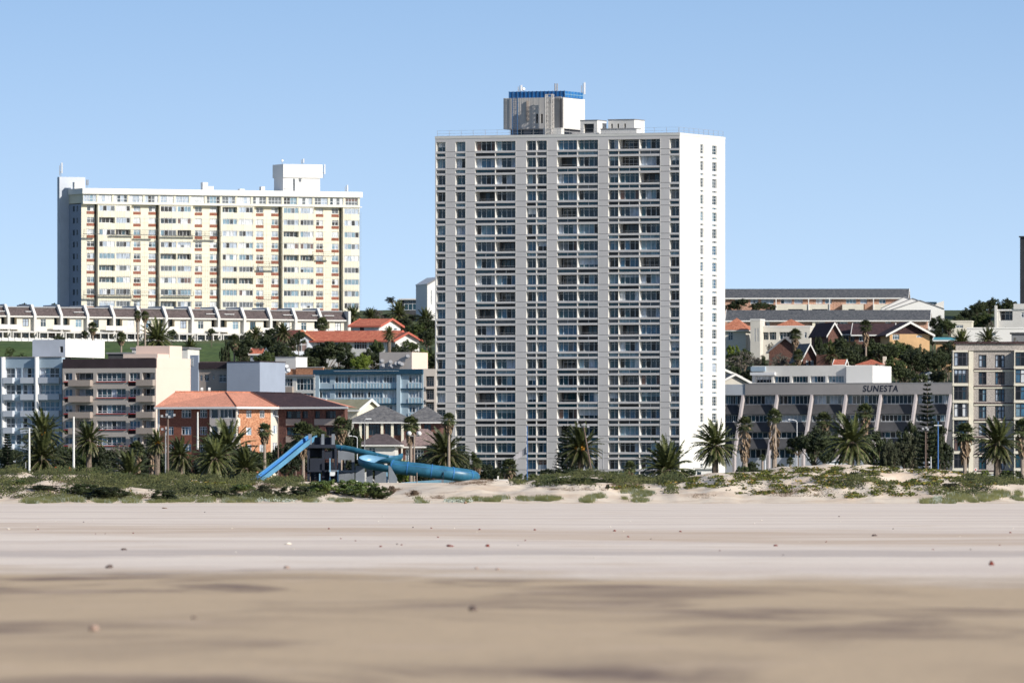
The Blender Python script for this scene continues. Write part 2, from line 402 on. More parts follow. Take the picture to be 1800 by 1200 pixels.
# sand: dry pale sand, damp tan sand nearer the sea, darker wind-sorted streaks
def sand_mat(name,near):
    m=bpy.data.materials.new(name); m.use_nodes=True; n=m.node_tree; b=n.nodes['Principled BSDF']; b.inputs['Roughness'].default_value=.95; b.inputs['Specular IOR Level'].default_value=.1
    t=n.nodes.new('ShaderNodeTexCoord')
    def nz(sc,st,det=4,ro=.6,dist=0):
        mp=n.nodes.new('ShaderNodeMapping'); mp.inputs['Scale'].default_value=st; n.links.new(t.outputs['Object'],mp.inputs[0])
        q=n.nodes.new('ShaderNodeTexNoise'); q.inputs['Scale'].default_value=sc; q.inputs['Detail'].default_value=det; q.inputs['Roughness'].default_value=ro; q.inputs['Distortion'].default_value=dist
        n.links.new(mp.outputs[0],q.inputs[0]); return q.outputs[0]
    def rng(v,a,b_,c=0,d=1):
        q=n.nodes.new('ShaderNodeMapRange'); q.interpolation_type='SMOOTHSTEP'
        for i,x in enumerate((a,b_,c,d)): q.inputs[i+1].default_value=x
        n.links.new(v,q.inputs[0]); return q.outputs[0]
    def mix(f,a,b_):
        q=n.nodes.new('ShaderNodeMix'); q.data_type='RGBA'
        if isinstance(f,float): q.inputs[0].default_value=f
        else: n.links.new(f,q.inputs[0])
        for s_,v in ((6,a),(7,b_)):
            if isinstance(v,tuple): q.inputs[s_].default_value=(*v,1)
            else: n.links.new(v,q.inputs[s_])
        return q.outputs[2]
    def mth(op,a,b_):
        q=n.nodes.new('ShaderNodeMath'); q.operation=op
        for i,v in enumerate((a,b_)):
            if isinstance(v,(int,float)): q.inputs[i].default_value=v
            else: n.links.new(v,q.inputs[i])
        return q.outputs[0]
    pale=(.80,.69,.58); tan_=(.53,.40,.265); dark=(.20,.145,.115); gold=(.58,.44,.32)
    if near:
        sp=n.nodes.new('ShaderNodeSeparateXYZ'); n.links.new(t.outputs['Object'],sp.inputs[0]); y=sp.outputs[1]; x=sp.outputs[0]
        c=mix(rng(nz(.05,(.35,1,1),5),.40,.62),pale,(.69,.58,.49))
        c=mix(rng(nz(.7,(.5,.22,1),4),.5,.72,0,.45),c,gold)
        # golden wrack line about 180 m out
        yy=mth('ADD',y,mth('MULTIPLY',x,2.6)); yy=mth('ADD',yy,mth('MULTIPLY',mth('SUBTRACT',nz(.12,(1,.3,1),3),.5),70.0))
        c=mix(mth('MULTIPLY',mth('MULTIPLY',rng(yy,150,172),rng(yy,235,196)),rng(nz(.35,(.4,.3,1),4),.35,.65,.25,.9)),c,gold)
        yb=mth('ADD',y,mth('MULTIPLY',mth('SUBTRACT',nz(.25,(1,.4,1),3),.5),30.0))
        c=mix(mth('MULTIPLY',rng(yb,112,120),rng(yb,136,124)),c,(.57,.485,.42))
        # damp tan sand below the berm
        e=mth('ADD',y,mth('MULTIPLY',x,1.25)); e=mth('ADD',e,mth('MULTIPLY',mth('SUBTRACT',nz(.30,(1,.3,1),6,.7),.5),34.0))
        n1=rng(nz(.5,(.8,.22,1),5,.6,.6),.44,.62); n2=rng(nz(.16,(.8,.30,1),4),.42,.62)
        w_=mix(mth('MULTIPLY',n1,rng(n2,0,1,.25,1)),tan_,dark); w_=mix(rng(nz(1.1,(.6,.3,1),4),.55,.75,0,.6),w_,gold)
        c=mix(rng(e,97,80),c,w_)
    else:
        c=mix(rng(nz(.25,(1,1,1),6),.4,.65),(.78,.66,.52),(.66,.52,.39))
    spk=rng(nz(14.,(1,1,1),2),.66,.74,0,.5); c=mix(spk,c,dark)
    n.links.new(c,b.inputs['Base Color'])
    bp=n.nodes.new('ShaderNodeBump'); bp.inputs['Strength'].default_value=.35 if near else .5; bp.inputs['Distance'].default_value=.06 if near else .3
    n.links.new(nz(3.,(1,.5,1),5,.7) if near else nz(1.2,(1,1,1),6,.7),bp.inputs['Height']); n.links.new(bp.outputs[0],b.inputs['Normal'])
    return m
def h_beach(x,y):
    if y>842: return 0.0
    a=min(1,(842-y)/60)*.035
    h=a*fbm(x*.12,y*.035,8,4)+.012*fbm(x*.9,y*.25,3,3)*sm((300-y)/100)
    h+=.05*sm((y-70)/18)*sm((130-y)/30)*(fbm(x*.07,1,1,3)+.5)*.8     # low berm
    return h
ys=[-60,0,15,25,30]; y=33.
while y<842: ys.append(y); y*=1.012
ys.append(843)
xs=sorted({round(s_*v,3) for s_ in (-1,1) for v in [0]+[60*(i/150)**1.6 for i in range(151)]+[80,120,200,400]})
grid('beach_sand',xs,ys,h_beach,sand_mat('beach_sand',True))
xs=[-400,-250,-150,-100]+[-70+.35*i for i in range(401)]+[100,150,250,400]
ysd=[843]+[845+.8*i for i in range(85)]+[914+2.2*i for i in range(22)]
grid('dune',xs,ysd,h_dune,sand_mat('dune_sand',False))
def hill_mat():
    m=mat('hill_ground',(.035,.05,.018),c2=(.10,.12,.04),scale=.05,fine=.6); return m
xs=[-1500,-900,-500,-300]+[-220+5*i for i in range(89)]+[300,500,900,1500]
ysh=[960.2+20*i for i in range(35)]+[1660+8*i for i in range(90)]+[2400,2600,3000,3600,6000]
grid('hill',xs,ysh,h_hill,hill_mat())
# ================================================================ the tall grey apartment tower
def antenna(px,D,pyt,pyb,label,kind=0):
    z0=wz(pyb,D); h=(pyb-pyt)*D/K; t=thing('panel_antenna',label,'antenna',(wx(px,D),D,z0))
    m=MB().mat('metal_grey'); m.tube((0,0,-.3),(0,0,h*.95),.05,.05,6); m.obj('mast',t)
    m=MB()
    if kind==0:
        m.mat('metal_white'); m.box(.12,.42,-.15,.15,h*.25,h); m.mat('metal_grey'); m.box(-.3,.1,-.05,.05,h*.3,h*.36); m.box(-.36,-.22,-.1,.1,h*.1,h*.8); m.obj('antenna_panel',t)
    elif kind==1:
        m.mat('metal_grey')
        for i in range(3): m.tube((.25*cos(i*2.1),.25*sin(i*2.1),h*.35),(.25*cos(i*2.1),.25*sin(i*2.1),h),.12,.12,6)
        m.obj('antenna_panel',t)
    else:
        m.mat('metal_white'); m.tube((0,-.1,h*.7),(.1,-.35,h*.72),.3,.24,14); m.obj('dish',t)
    return t
B=Bld('apartment_tower','tall pale grey concrete apartment tower with grid of windows and blank white right side','apartment tower',765,1640,856,-22,zb=2.0)
f=B.F(); W=f.u(1195); DEP=0
r=B.Rt(W); DEP=r.u(1274.5); ztop=f.z(244.5,0)
cols=[(770,783,2,'n'),(803.5,818,2,'n'),(838,870,4,'w'),(873.5,906,4,'w'),(928,942,2,'n'),(946,961,2,'n'),(982,1014,4,'w'),(1018,1051,4,'w'),(1072,1087,2,'n'),(1090,1123,4,'w'),(1127,1160,4,'w'),(1180,1194,2,'n')]
st=29.35*1640/K; zw=f.z(250.2,0)
bal={(2,3),(6,1),(9,0),(9,1),(10,2),(6,4),(9,5),(3,6),(6,7),(6,8),(3,9),(3,11),(7,11),(9,14),(2,15),(6,15),(6,17),(10,7),(9,11),(2,10),(6,13)}
bal-={(9,14)} ; bal|={(9,14),(3,7)}
ops=[]; wins=[]; J=2.9
for ci,(a,b,n,k) in enumerate(cols):
    ua=f.u(a-J); ub=f.u(b)
    if ci==11: ub=min(ub,W-.12)
    for rr in range(20):
        zt=zw-rr*st; zb_=zt-1.62
        if (ci,rr) in bal:
            ops.append((ua,ub,zb_,zt,2.2,'grey_dk')); wins.append((ua,ub,zb_,zt,-2.2,n,k,'b'))  # recess shade painted on: dark back wall behind the balcony door
        else:
            ops.append((ua,ub,zb_,zt,.75)); wins.append((ua,ub,zb_,zt,-.72,n,k,'w'))
        if rr<19 or ci not in (2,3,6): ops.append((ua,ub,zt-2.5,zt-1.96,.45)); wins.append((ua,ub,zt-2.5,zt-1.96,-.42,n,k,'s'))
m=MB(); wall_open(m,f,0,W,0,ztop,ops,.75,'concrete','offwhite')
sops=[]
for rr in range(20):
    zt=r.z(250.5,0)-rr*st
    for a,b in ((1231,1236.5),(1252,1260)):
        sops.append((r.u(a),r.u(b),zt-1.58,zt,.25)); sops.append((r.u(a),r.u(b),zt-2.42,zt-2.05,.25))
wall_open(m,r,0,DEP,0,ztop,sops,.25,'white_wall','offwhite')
m.mat('concrete'); c=f.p(W,-DEP); d=f.p(0,-DEP)
m.face([(*c,0),(*d,0),(*d,ztop),(*c,ztop)]); m.face([(*d,0),(0,0,0),(0,0,ztop),(*d,ztop)])
B.add('wall',m)
m=MB().mat('offwhite'); m.box(-.05,W+.05,-.05,DEP+.05,ztop+.004,ztop+.45); m.mat('grey_md'); m.box(.3,W-.3,.3,DEP-.3,ztop+.45,ztop+.5); B.add('roof',m)
m=MB().mat('joint')   # joints between the precast panels
piers=[]; e=0
for a,b,n,k in cols+[(1197.9,0,0,0)]:
    u1_=min(f.u(a-J),W); 
    if u1_-e>1.2: piers.append((e+.01,u1_-.01))
    e=f.u(b) if b else 0
for rr in range(20):
    for dz in (1.70,2.66):
        z=zw-rr*st-dz
        for a,b in piers: m.fbox(f,a,b,0,.006,z-.035,z+.035)
m.mat('offwhite')
for a,b in piers: m.fbox(f,a+.02,a+.09,.002,.03,0,ztop-.5)
m.mat('offwhite')
for rr in range(20): m.fbox(r,.05,DEP-.05,0,.004,zw-rr*st-1.73,zw-rr*st-1.68)
B.add('panel_joint',m)
# thin fins on the left edge of every bay
small=MB(); nbig=0
for ua,ub,z0,z1,n_,nc,k,t in wins:
    if k=='w' and t!='s' and nbig<100:
        mb=MB(); nbig+=1
    else: mb=small
    if t=='b':
        win_into(mb,f,ua+.35,ub-.2,z0+.01,z1-.15,n_+.02,nc,.25,'frame_dk' if random.random()<.5 else 'frame','dark',bar=.06)
        if mb is not small: B.add('balcony_door',mb)
        mb2=small; mb2.mat('metal_grey'); mb2.fbox(f,ua+.02,ub-.02,-.1,-.05,z0+.30,z0+.34)
    else:
        if t=='s':
            mb.mat(random.choice(['g_navy','g_teal','g_teal','g_grey','g_curt2','g_black'])); mb.fbox(f,ua+.01,ub-.01,n_-.02,n_,z0+.01,z1-.01)
            mb.mat('frame')
            if k=='w' and random.random()<.5: mb.fbox(f,(ua+ub)/2-.04,(ua+ub)/2+.04,n_+.002,n_+.04,z0+.01,z1-.01)
        else:
            win_into(mb,f,ua+.02,ub-.02,z0+.01,z1-.01,n_,nc,.24,'frame','mix',bar=.075,hb=.035)
            if mb is not small: B.add('window',mb)
for o in sops: win_into(small,r,o[0]+.01,o[1]-.01,o[2]+.01,o[3]-.01,-.22,2 if o[1]-o[0]>1.5 else 1,.3 if o[3]-o[2]>1 else 0,'frame','mix',bar=.06)
B.add('window',small,kind='stuff',label='narrow tower windows and the low glass panels below each window')
# roof rail
m=MB().mat('metal_grey'); zt=ztop+.45
def rail(fr,a,b,z,hh=.95,n=-.25,st_=2.2):
    for q in (.45,1.): m.fbox(fr,a,b,n-.015,n+.015,z+hh*q-.015,z+hh*q+.015)
    k=int((b-a)/st_); 
    for i in range(k+1): u=a+(b-a)*i/k; m.fbox(fr,u-.02,u+.02,n-.02,n+.02,z,z+hh)
rail(f,.3,W-.3,zt); rail(r,.3,DEP-.3,zt); B.add('roof_railing',m)
# plant room with ribbed cladding
p=B.F(3.0); pr=lambda px: p.u(px)
zr=ztop+.4; a,b=pr(885),pr(990.5); PZ=p.z(173,a); PB=p.z(227.5,a); R2=B.Rt(b); 
Rf=Frame(B,b,3.0,0,1); pd=Rf.u(1028)
m=MB(); vo=[(pr(x),pr(x+3.6),p.z(217,pr(x)),p.z(200.5,pr(x)),.5) for x in (942,950.5,959)]
wall_open(m,p,a,b,PB,PZ,vo,.5,'conc_ridge'); m.mat('white'); q=p.p(b); q2=p.p(b,-pd); q3=p.p(a,-pd); q0=p.p(a)
m.face([(*q,PB),(*q2,PB),(*q2,PZ),(*q,PZ)]); m.mat('conc_ridge'); m.face([(*q2,PB),(*q3,PB),(*q3,PZ),(*q2,PZ)]); m.face([(*q3,PB),(*q0,PB),(*q0,PZ),(*q3,PZ)])
m.face([(*q0,PZ),(*q,PZ),(*q2,PZ),(*q3,PZ)]); m.face([(*q3,PB),(*q2,PB),(*q,PB),(*q0,PB)])
m.mat('conc_ridge'); nrib=34
for i in range(nrib):
    u=a+(b-a)*(i+.5)/nrib
    if any(o[0]-.1<u<o[1]+.1 for o in vo): continue
    m.fbox(p,u-.07,u+.07,0,.025,PB+.02,PZ-.02)
B.add('plant_room',m)
m=MB().mat('grey_md'); a2=pr(895); m.box(a2,b-.6,3.6,3+pd-.5,zr,PB-.005); m.mat('g_navy')
m.fbox(p,pr(907),pr(918),-.62,-.5,zr+.2,PB-.2); m.fbox(p,pr(931),pr(945),-.62,-.5,zr+.2,PB-.2); m.mat('offwhite'); m.box(pr(960),pr(992),1.6,2.9,zr,zr+1.25); B.add('plant_base',m)
m=MB(); a3,b3=pr(894),pr(992.5); zs0,zs1=PZ+.004,p.z(161.5,a3)
m.mat('blue_scr'); m.box(a3,b3-.1,3.3,3+pd-1.2,zs0,zs1); m.mat('blue_steel')
for i in range(15): u=a3+(b3-a3-.1)*i/14; m.fbox(p,u-.06,u+.06,-.28,-.2,zs0,zs1+.05)
Rs=Frame(B,b3-.1,3.3,0,1); m.mat('slide_in')
for i in range(7): u=(pd-1.5)*i/6; m.fbox(Rs,u-.05,u+.05,.003,.06,zs0,zs1)
m.fbox(Rs,0,pd-1.5,.004,.05,(zs0+zs1)/2-.05,(zs0+zs1)/2+.05); B.add('blue_screen',m)
m=MB().mat('blue_steel'); 
for x in (903,911.5): m.fbox(p,pr(x)-.06,pr(x)+.06,.5,.62,zr,p.z(166,0))
u0_,u1_=pr(903),pr(911.5)
for i in range(24): z=zr+.3+i*.3; m.fbox(p,u0_,u1_,.53,.58,z,z+.06)
for i in range(8):
    z=zr+.3+i*.9; m.fbox(p,u0_,u0_+.05,0,.5,z,z+.06); m.fbox(p,u1_,u1_+.05,0,.5,z,z+.06)
B.add('ladder',m)
m=MB().mat('conc_ridge'); ua=pr(966); ub=pr(977); n0,n1=1.0,1.9; zb_=zr; zt_=p.z(167,ua)
cn=[(ua,n0),(ub,n0),(ub,n1),(ua,n1)]
for u,n_ in cn: q=p.p(u,n_); m.tube((*q,zb_),(*q,zt_),.11,.09,5)
k=9
for i in range(k):
    z0=zb_+(zt_-zb_)*i/k; z1=zb_+(zt_-zb_)*(i+1)/k
    for j in range(4):
        A=cn[j]; C=cn[(j+1)%4]; m.tube((*p.p(*A),z0),(*p.p(*C),z1),.055,.055,4); m.tube((*p.p(*A),z1),(*p.p(*C),z1),.055,.055,4)
B.add('lattice_mast',m)
m=MB().mat('metal_grey'); m.fbox(p,pr(978),pr(988),.15,.45,p.z(175,0)-.2,p.z(175,0)+.15); m.mat('grey_dk'); m.fbox(p,pr(986),pr(989.5),.12,.5,PB,p.z(177,0)); m.mat('beige_dk'); m.fbox(p,pr(926),pr(929),.1,.3,p.z(215,0),p.z(180,0)); B.add('duct',m)
# low roof rooms
def roofbox(px0,px1,pxe,y,pyt,mf='offwhite',ops=(),name='roof_room',zb2=None,cop='grey_md'):
    g=B.F(y); a,b=g.u(px0),g.u(px1); rf=Frame(B,b,y,0,1); dp=rf.u(pxe); z1=g.z(pyt,a); m=MB(); z0=zb2 or zr
    wall_open(m,g,a,b,z0,z1,[(g.u(o[0]),g.u(o[1]),g.z(o[3],a),g.z(o[2],a),.5) for o in ops],.5,mf)
    solid(m,g,a,b,z0,z1,dp,mf,mr='white'); m.mat(cop); m.box(a-.08,b+.08,y-.08,y+dp+.08,z1+.004,z1+.14); return B.add(name,m)
roofbox(1020,1050,1066,3,212.5,ops=[(1026,1044,218,234)])
roofbox(1069,1115,1133,5,211.5,ops=[(1074,1077,218,226),(1085,1088,218,226),(1097,1100,218,226)])
roofbox(1056,1119,1126,1.6,228)
antenna(914,1648,150,163,'small light panel antenna at the left end of the blue roof screen')
antenna(977,1646,147,168,'cluster of grey panel antennas above the lattice mast',1)
antenna(1025,1645,145,173,'tall white panel antenna on the right edge of the plant room')
antenna(920,1650,154,163,'small white satellite dish on the blue roof screen',2)
# ground floor podium in front
m=MB().mat('white'); g=B.F(-3); m.box(g.u(985),g.u(1240),-3,-2.6,0,2.2); 
for x in range(1000,1240,22): u=g.u(x); m.box(u-.15,u+.15,-3.15,-3.003,0,2.5)
w_=MB(); w_=m; wo=thing('boundary_wall','low white boundary wall with piers at the foot of the grey tower','wall',(B.x,B.y,2.0),B.a); m.obj('wall_panel',wo)

# ================================================================ the long cream block on the hill
B=Bld('apartment_block','long cream apartment block with brown panels under small windows, draped in work ropes','apartment block',143,2240,560,24,zb=40)
f=B.F(); W=f.u(632); ztop=f.z(340,0); st=20.95*2240/K; ROW0=f.z(360.5,0)
DEPB=12
blocks=[(172,231),(280.5,339),(388,447),(496.5,552),(603,632)]
wide=[(174,202),(204,229),(282,310),(312,336),(391,417),(420,445),(498.5,525),(528,552),(605,631)]
narrow=[(152.5,166),(234.5,247),(261,274),(342.5,355),(369,381.5),(450,463),(477,489),(555.5,568),(583,595)]
rec=[(166.5,171.5),(274.5,280),(382,387.5),(489.5,496),(596,602.5)]
pz=1.1  # the balcony blocks stand proud of the wall
m=MB(); ops=[]; nar=[]
ztl=f.z(358.5,0)
for a,b in narrow:
    for k in range(9):
        zt=ROW0-k*st; ops.append((f.u(a),f.u(b),zt-1.35,zt,.22)); nar.append(ops[-1])
for a,b in rec:
    ops.append((f.u(a),f.u(b),0,ztl,3.2,'cream'))
wall_open(m,f,0,W,0,ztl,ops,.22,'cream')
m.mat('cream'); m.box(0.01,W-.01,3.5,DEPB,0,ztl)
for a,b in rec:
    for k in range(10): zt=ROW0-k*st+.5; m.fbox(f,f.u(a)+.01,f.u(b)-.01,-3.1,-2.2,zt-.7,zt-.35)
m.mat('bluegrey_wall'); m.face([(0,0,0),(0,DEPB,0),(0,DEPB,ztl),(0,0,ztl)][::-1])  # bluish shade of this end wall is painted in as blue-grey
lf=B.Lf(DEPB); m.mat('g_navy')
for k in range(10):
    z=ROW0-k*st+.2; m.fbox(lf,DEPB-5.4,DEPB-4.2,.004,.02,z-1.6,z-.3); m.fbox(lf,DEPB-3.0,DEPB-2.2,.004,.02,z-1.6,z-.3)
m.mat('offwhite'); m.face([(W,0,0),(W,DEPB,0),(W,DEPB,ztl),(W,0,ztl)])
B.add('wall',m)
g=B.F(-pz); m=MB(); wops=[]
for bi,(a,b) in enumerate(blocks):
    o2=[]
    for (c,d) in wide:
        if a-1<c<b:
            for k in range(9):
                zt=ROW0-k*st; q=(g.u(c),min(g.u(d),g.u(b)-.1),zt-1.38,zt); dark=random.random()<.13
                o2.append(q+((.98,'g_black') if dark else (.2,))); wops.append(q+(dark,))
    wall_open(m,g,g.u(a),g.u(b),0,ztl,o2,.2,'cream')
    for uu,s_ in ((g.u(a),1),(g.u(b),-1)):
        P0=g.p(uu); P1=g.p(uu,-pz); m.mat('cream'); m.face([(*P0,0),(*P1,0),(*P1,ztl),(*P0,ztl)])
B.add('balcony_block',m)
n_=0; small=MB()
for q in wops:
    mb=MB()
    win_into(mb,g,q[0]+.02,q[1]-.02,q[2]+.02,q[3]-.02,-.92 if q[4] else -.15,4,0,'frame','dark' if q[4] else 'lit',bar=.10); B.add('window',mb); n_+=1
for q in nar:
    win_into(small,f,q[0]+.02,q[1]-.02,q[2]+.02,q[3]-.02,-.17,2,.3,'frame','lit',bar=.10)
    small.mat('panel_brown'); small.fbox(f,q[0]-.05,q[1]+.05,.003,.05,q[2]-.72,q[2]-.06)
# top storey of glazed loggias
t0,t1=f.z(357,0),f.z(341,0); m=MB(); xs_=[144.5]+[144.5+27.1*i for i in range(1,18)]+[631]
o3=[(g.u(a)+.25,g.u(b)-.25,t0+.25,t1-.15,.25) for a,b in zip(xs_,xs_[1:])]
wall_open(m,g,0,g.u(632.5),t0,t1,o3,.25,'cream'); m.mat('cream'); m.box(0.02,g.u(632.5)-.02,-pz+.3,DEPB-.2,t0+.01,t1); m.mat('offwhite'); m.box(-.1,W+.05,-pz-.25,0,t0-.22,t0-.004)
for uu in (0,g.u(632.5)): P0=g.p(uu); P1=g.p(uu,-1.2); m.mat('cream'); m.face([(*P0,t0),(*P1,t0),(*P1,t1),(*P0,t1)])
B.add('top_storey',m)
for q in o3: win_into(small,g,q[0]+.02,q[1]-.02,q[2]+.02,q[3]-.02,-.2,4,.55,'frame','lit',bar=.1)
B.add('window',small,kind='stuff',label='small windows with brown panels and the top storey glazing')
m=MB().mat('white'); m.box(-.3,W+.15,-pz-.45,DEPB,t1+.004,f.z(331,0)); B.add('roof',m)
zr=f.z(331,0)
# stair tower at the left end, set back
s0=B.F(8.0); a=s0.u(104.5); b=s0.u(143); zt=s0.z(311,a); m=MB()
so_=[]
for k in range(11):
    z=ROW0-k*st+.2
    so_.append((s0.u(126.5),s0.u(129),z-1.6,z-.3,.2)); so_.append((s0.u(132),s0.u(134),z-1.6,z-.3,.2))
wall_open(m,s0,a,s0.u(150),0,zt,so_,.3,'bluegrey_lt',mback='g_navy'); solid(m,s0,a,s0.u(150),0,zt,1.4,'bluegrey_lt'); B.add('stair_tower',m)  # pale blue-grey colour carries the shade falling on this white tower
# lift room
s1=B.F(3.0); a,b=s1.u(498),s1.u(567); m=MB().mat('white'); za=s1.z(312,a); m.box(a+.1,b-.5,3.4,9,zr,za); m.box(a,b,3.0,9.6,za+.003,s1.z(288.5,a))
m.mat('g_grey'); m.fbox(s1,s1.u(516),s1.u(520),-.44,-.38,zr,za-.3); m.fbox(s1,s1.u(526),s1.u(531),-.44,-.38,za-1.0,za-.2); m.mat('metal_grey'); m.fbox(s1,a+.3,a+.36,.0,.06,zr+.4,za); m.fbox(s1,a+.3,s1.u(512),-.3,-.25,zr+.6,zr+.7)
B.add('lift_room',m)
m=MB().mat('white')
for x,y0,hh,ww in ((365,3,1.9,1.3),(375,3,1.0,1.3),(468,3,1.1,.9),(433,4,.5,1.2),(143.5,4.5,1.6,1.6)): u=f.u(x); m.box(u,u+ww,y0,y0+1.3,zr,zr+hh)
B.add('roof_vent',m)
# work ropes hanging over the lower storeys
m=MB().mat('grey_md')
for i in range(78):
    u=.3+(W-.6)*i/77; z1=ztl-random.choice([1,1.5,12,12]); m.fbox(g,u-.016,u+.016,.4,.43,0,z1)
for k in range(1,10):
    z=ROW0-k*st+random.uniform(-.3,.3); u0_=random.uniform(0,12); m.fbox(g,u0_,W-random.uniform(0,10),.44,.46,z-.025,z+.015)
B.add('work_ropes',m,kind='stuff')
for i,(x0,x1,py,lb) in enumerate([(144,173,411,'dark hanging work platform at the left end of the cream block, upper level'),(193,275,412,'long dark hanging work platform over the left bays of the cream block'),
     (283,386,414,'longest dark hanging work platform, in the middle of the cream block'),(450,491,468,'short hanging work platform right of centre on the cream block'),
     (546,584,450,'hanging work platform near the right end of the cream block'),(144,258,518,'low hanging work platform at the left foot of the cream block'),(285,337,519,'short low hanging work platform left of centre on the cream block'),(451,474,526,'shortest low hanging platform right of centre on the cream block')]):
    u0_,u1_=g.u(x0),g.u(x1); z=f.z(py,u0_)+B.zb; P0=g.world(u0_,.9)
    t=thing('work_platform',lb,'work platform',(P0[0],P0[1],z),B.a,'hanging work platforms on the cream block'); L_=u1_-u0_
    m=MB().mat('grey_dk'); m.box(0,L_,-.35,.35,-.12,0); m.obj('deck',t)
    m=MB().mat('grey_dk'); m.box(0,L_,-.37,-.33,.5,.55); m.box(0,L_,-.37,-.33,.95,1.)
    for k in range(int(L_/2)+1): x=L_*k/int(L_/2); m.box(x-.03,x+.03,-.38,-.32,0,1.)
    m.obj('guard_rail',t)
antenna(107,2262,286,311,'tall white panel antenna on the stair tower of the cream block')
antenna(153,2262,316,331,'pair of small dark antennas beside the stair tower of the cream block',1)
antenna(496,2270,279,291,'white satellite dish on the left corner of the cream block lift room',2)
antenna(569,2275,289,312,'panel antenna fixed to the right side of the cream block lift room')
antenna(609,2275,325,340,'small panel antenna near the right end of the cream block roof')
antenna(532,2275,279,289,'thin white antenna on top of the cream block lift room')
# ================================================================ terrace houses on the ridge
PX=[-32,14.5,61,107.5,154,200,246.5,292,338,384,429.5,475.5,519.5,564.5,609.5]
ORD=['first','second','third','fourth','fifth','sixth','seventh','eighth','ninth','tenth','eleventh','twelfth','thirteenth','last']
def terrace(i):
    D=1990+i*2.6; dz=i*.14; x0,x1=PX[i],PX[i+1]
    lab=['cream terrace house cut by the left edge of the photo']+['cream terrace house on the ridge, %s whole house from the left end'%ORD[k] for k in range(12)]+['cream terrace house at the right end of the ridge row']
    B=Bld('terrace_house',lab[i],'terrace house',x0,D,605,24,'cream terrace houses on the ridge',zb=32.2-i*.42)
    f=B.F(); W=f.u(x1-.6); zz=lambda py: f.z(py+i*.62,0)
    zE=zz(554.5); m=MB(); k=(x1-x0)/46.5; X=lambda a: f.u(x0+a*k)
    mir=i%2==0
    if mir: bx=(34,45.6); wx_=(10,20)
    else: bx=(3.5,15); wx_=(25,36)
    ops=[(X(wx_[0]),X(wx_[1]),zz(573),zz(559.5),.15),(X(bx[0]),X(bx[1]),zz(569.5),zz(556.5),1.4,'g_black' if i%3 else 'ochre'),(X(6),X(22) if mir else X(19),zz(592),zz(583.5),.6),(X(25),X(42),zz(592),zz(583.5),.9)]
    wall_open(m,f,0,W,-3,zE,ops,.2,'cream2'); m.mat('cream2'); m.box(.01,W-.01,2.2,9,-3,zE); B.add('wall',m)
    m=MB(); m.mat('roof_brown'); zt=zz(539.5); h=[(0,-.5,zE-.1),(W,-.5,zE-.1),(W,1.6,zt),(0,1.6,zt)]; m.mat('roof_tbrown'); m.hexa([(a,b,c-.15) for a,b,c in h]+h)
    m.mat('offwhite'); m.box(0,W,-.62,-.5,zE-.25,zE+.05); m.mat('grey_md'); m.box(0,W,1.62,8.9,zE,zt+.1); m.mat('metal_grey'); m.box(.4,W-.4,1.35,1.6,zt+.02,zt+.25)
    if random.random()<.6: m.mat('metal_white'); q=random.uniform(.1,.7)*W; m.box(q,q+2.2,.2,.7,zE+(zt-zE)*.5,zE+(zt-zE)*.5+.12)
    B.add('roof',m)
    m=MB().mat('offwhite'); m.box(-.55,.0,-1.1,9,-3,zE+.3); q=[(-.55,-1.1,zE+.3),(0,-1.1,zE+.3),(0,9,zE+.3),(-.55,9,zE+.3)]; t_=zz(533.5)
    m.hexa(q+[(-.55,.9,t_),(0,.9,t_),(0,9,t_),(-.55,9,t_)])
    if i==13: m.box(W+.002,W+.55,-1.1,9,-3,t_-.6)
    B.add('party_wall',m)
    window(B,f,*ops[0][:4],-.12,2,.3,'frame_dk' if i%3==1 else 'frame','lit' if i%2 else 'mix')
    window(B,f,*ops[1][:4],-1.35,2,0,'frame_dk','dark'); window(B,f,*ops[2][:4],-.55,3,0,'frame','lit'); window(B,f,*ops[3][:4],-.8,4,0,'frame','mix')
    m=MB().mat('white'); a,b=(X(28),X(46.2)) if mir else (X(.5),X(17.5)); m.box(a,b,-1.5,-1.35,zz(578),zz(570)); m.box(a,b,-1.35,-.003,zz(578),zz(577)); B.add('balcony',m)
    m=MB().mat('offwhite'); h=[(X(1),-2.4,zz(583)),(X(45),-2.4,zz(583)),(X(45),-.003,zz(580)),(X(1),-.003,zz(580))]; m.hexa([(a,b,c-.12) for a,b,c in h]+h)
    for q in (1.5,16,30,44): m.box(X(q)-.1,X(q)+.1,-2.35,-2.2,-3,zz(583)-.1)
    B.add('porch',m)
    m=MB().mat('white'); m.box(-.3,W+.2,-4.6,-4.4,-3,zz(594)); 
    for q in range(5): m.box(W*q/4-.2,W*q/4+.2,-4.75,-4.602,-3,zz(593.2))
    B.add('garden_wall',m)
for i in range(14): terrace(i)

# ================================================================ blue-grey flats with round columns, far left
def flats_rows(py0,step,n): return [py0+step*i for i in range(n)]
B=Bld('blue_grey_flats','blue-grey flats with round white columns and curved bays at the left edge','apartment building',-40,1485,845,-22,zb=2)
f=B.F(); W=f.u(108.5); zt=f.z(628.5,f.u(30)); m=MB(); ops=[]; wn=[]
bays=[(-30,-2,4),(10,26,2),(27.5,37,1),(40,62,3),(70,104,4)]
for r_ in range(6):
    for a,b,n in bays:
        y0=646.5+29.2*r_; z1=f.z(y0,f.u(40)); ops.append((f.u(a),f.u(b),z1-1.55,z1,.35)); wn.append(ops[-1]+(n,))
wall_open(m,f,0,W,0,zt,ops,.35,'bluegrey','bluegrey_lt'); solid(m,f,0,W,0,zt,1.2,'bluegrey'); B.add('wall',m)
for q in wn: window(B,f,*q[:4],-.3,q[-1],.62,'frame','light',bar=.09)
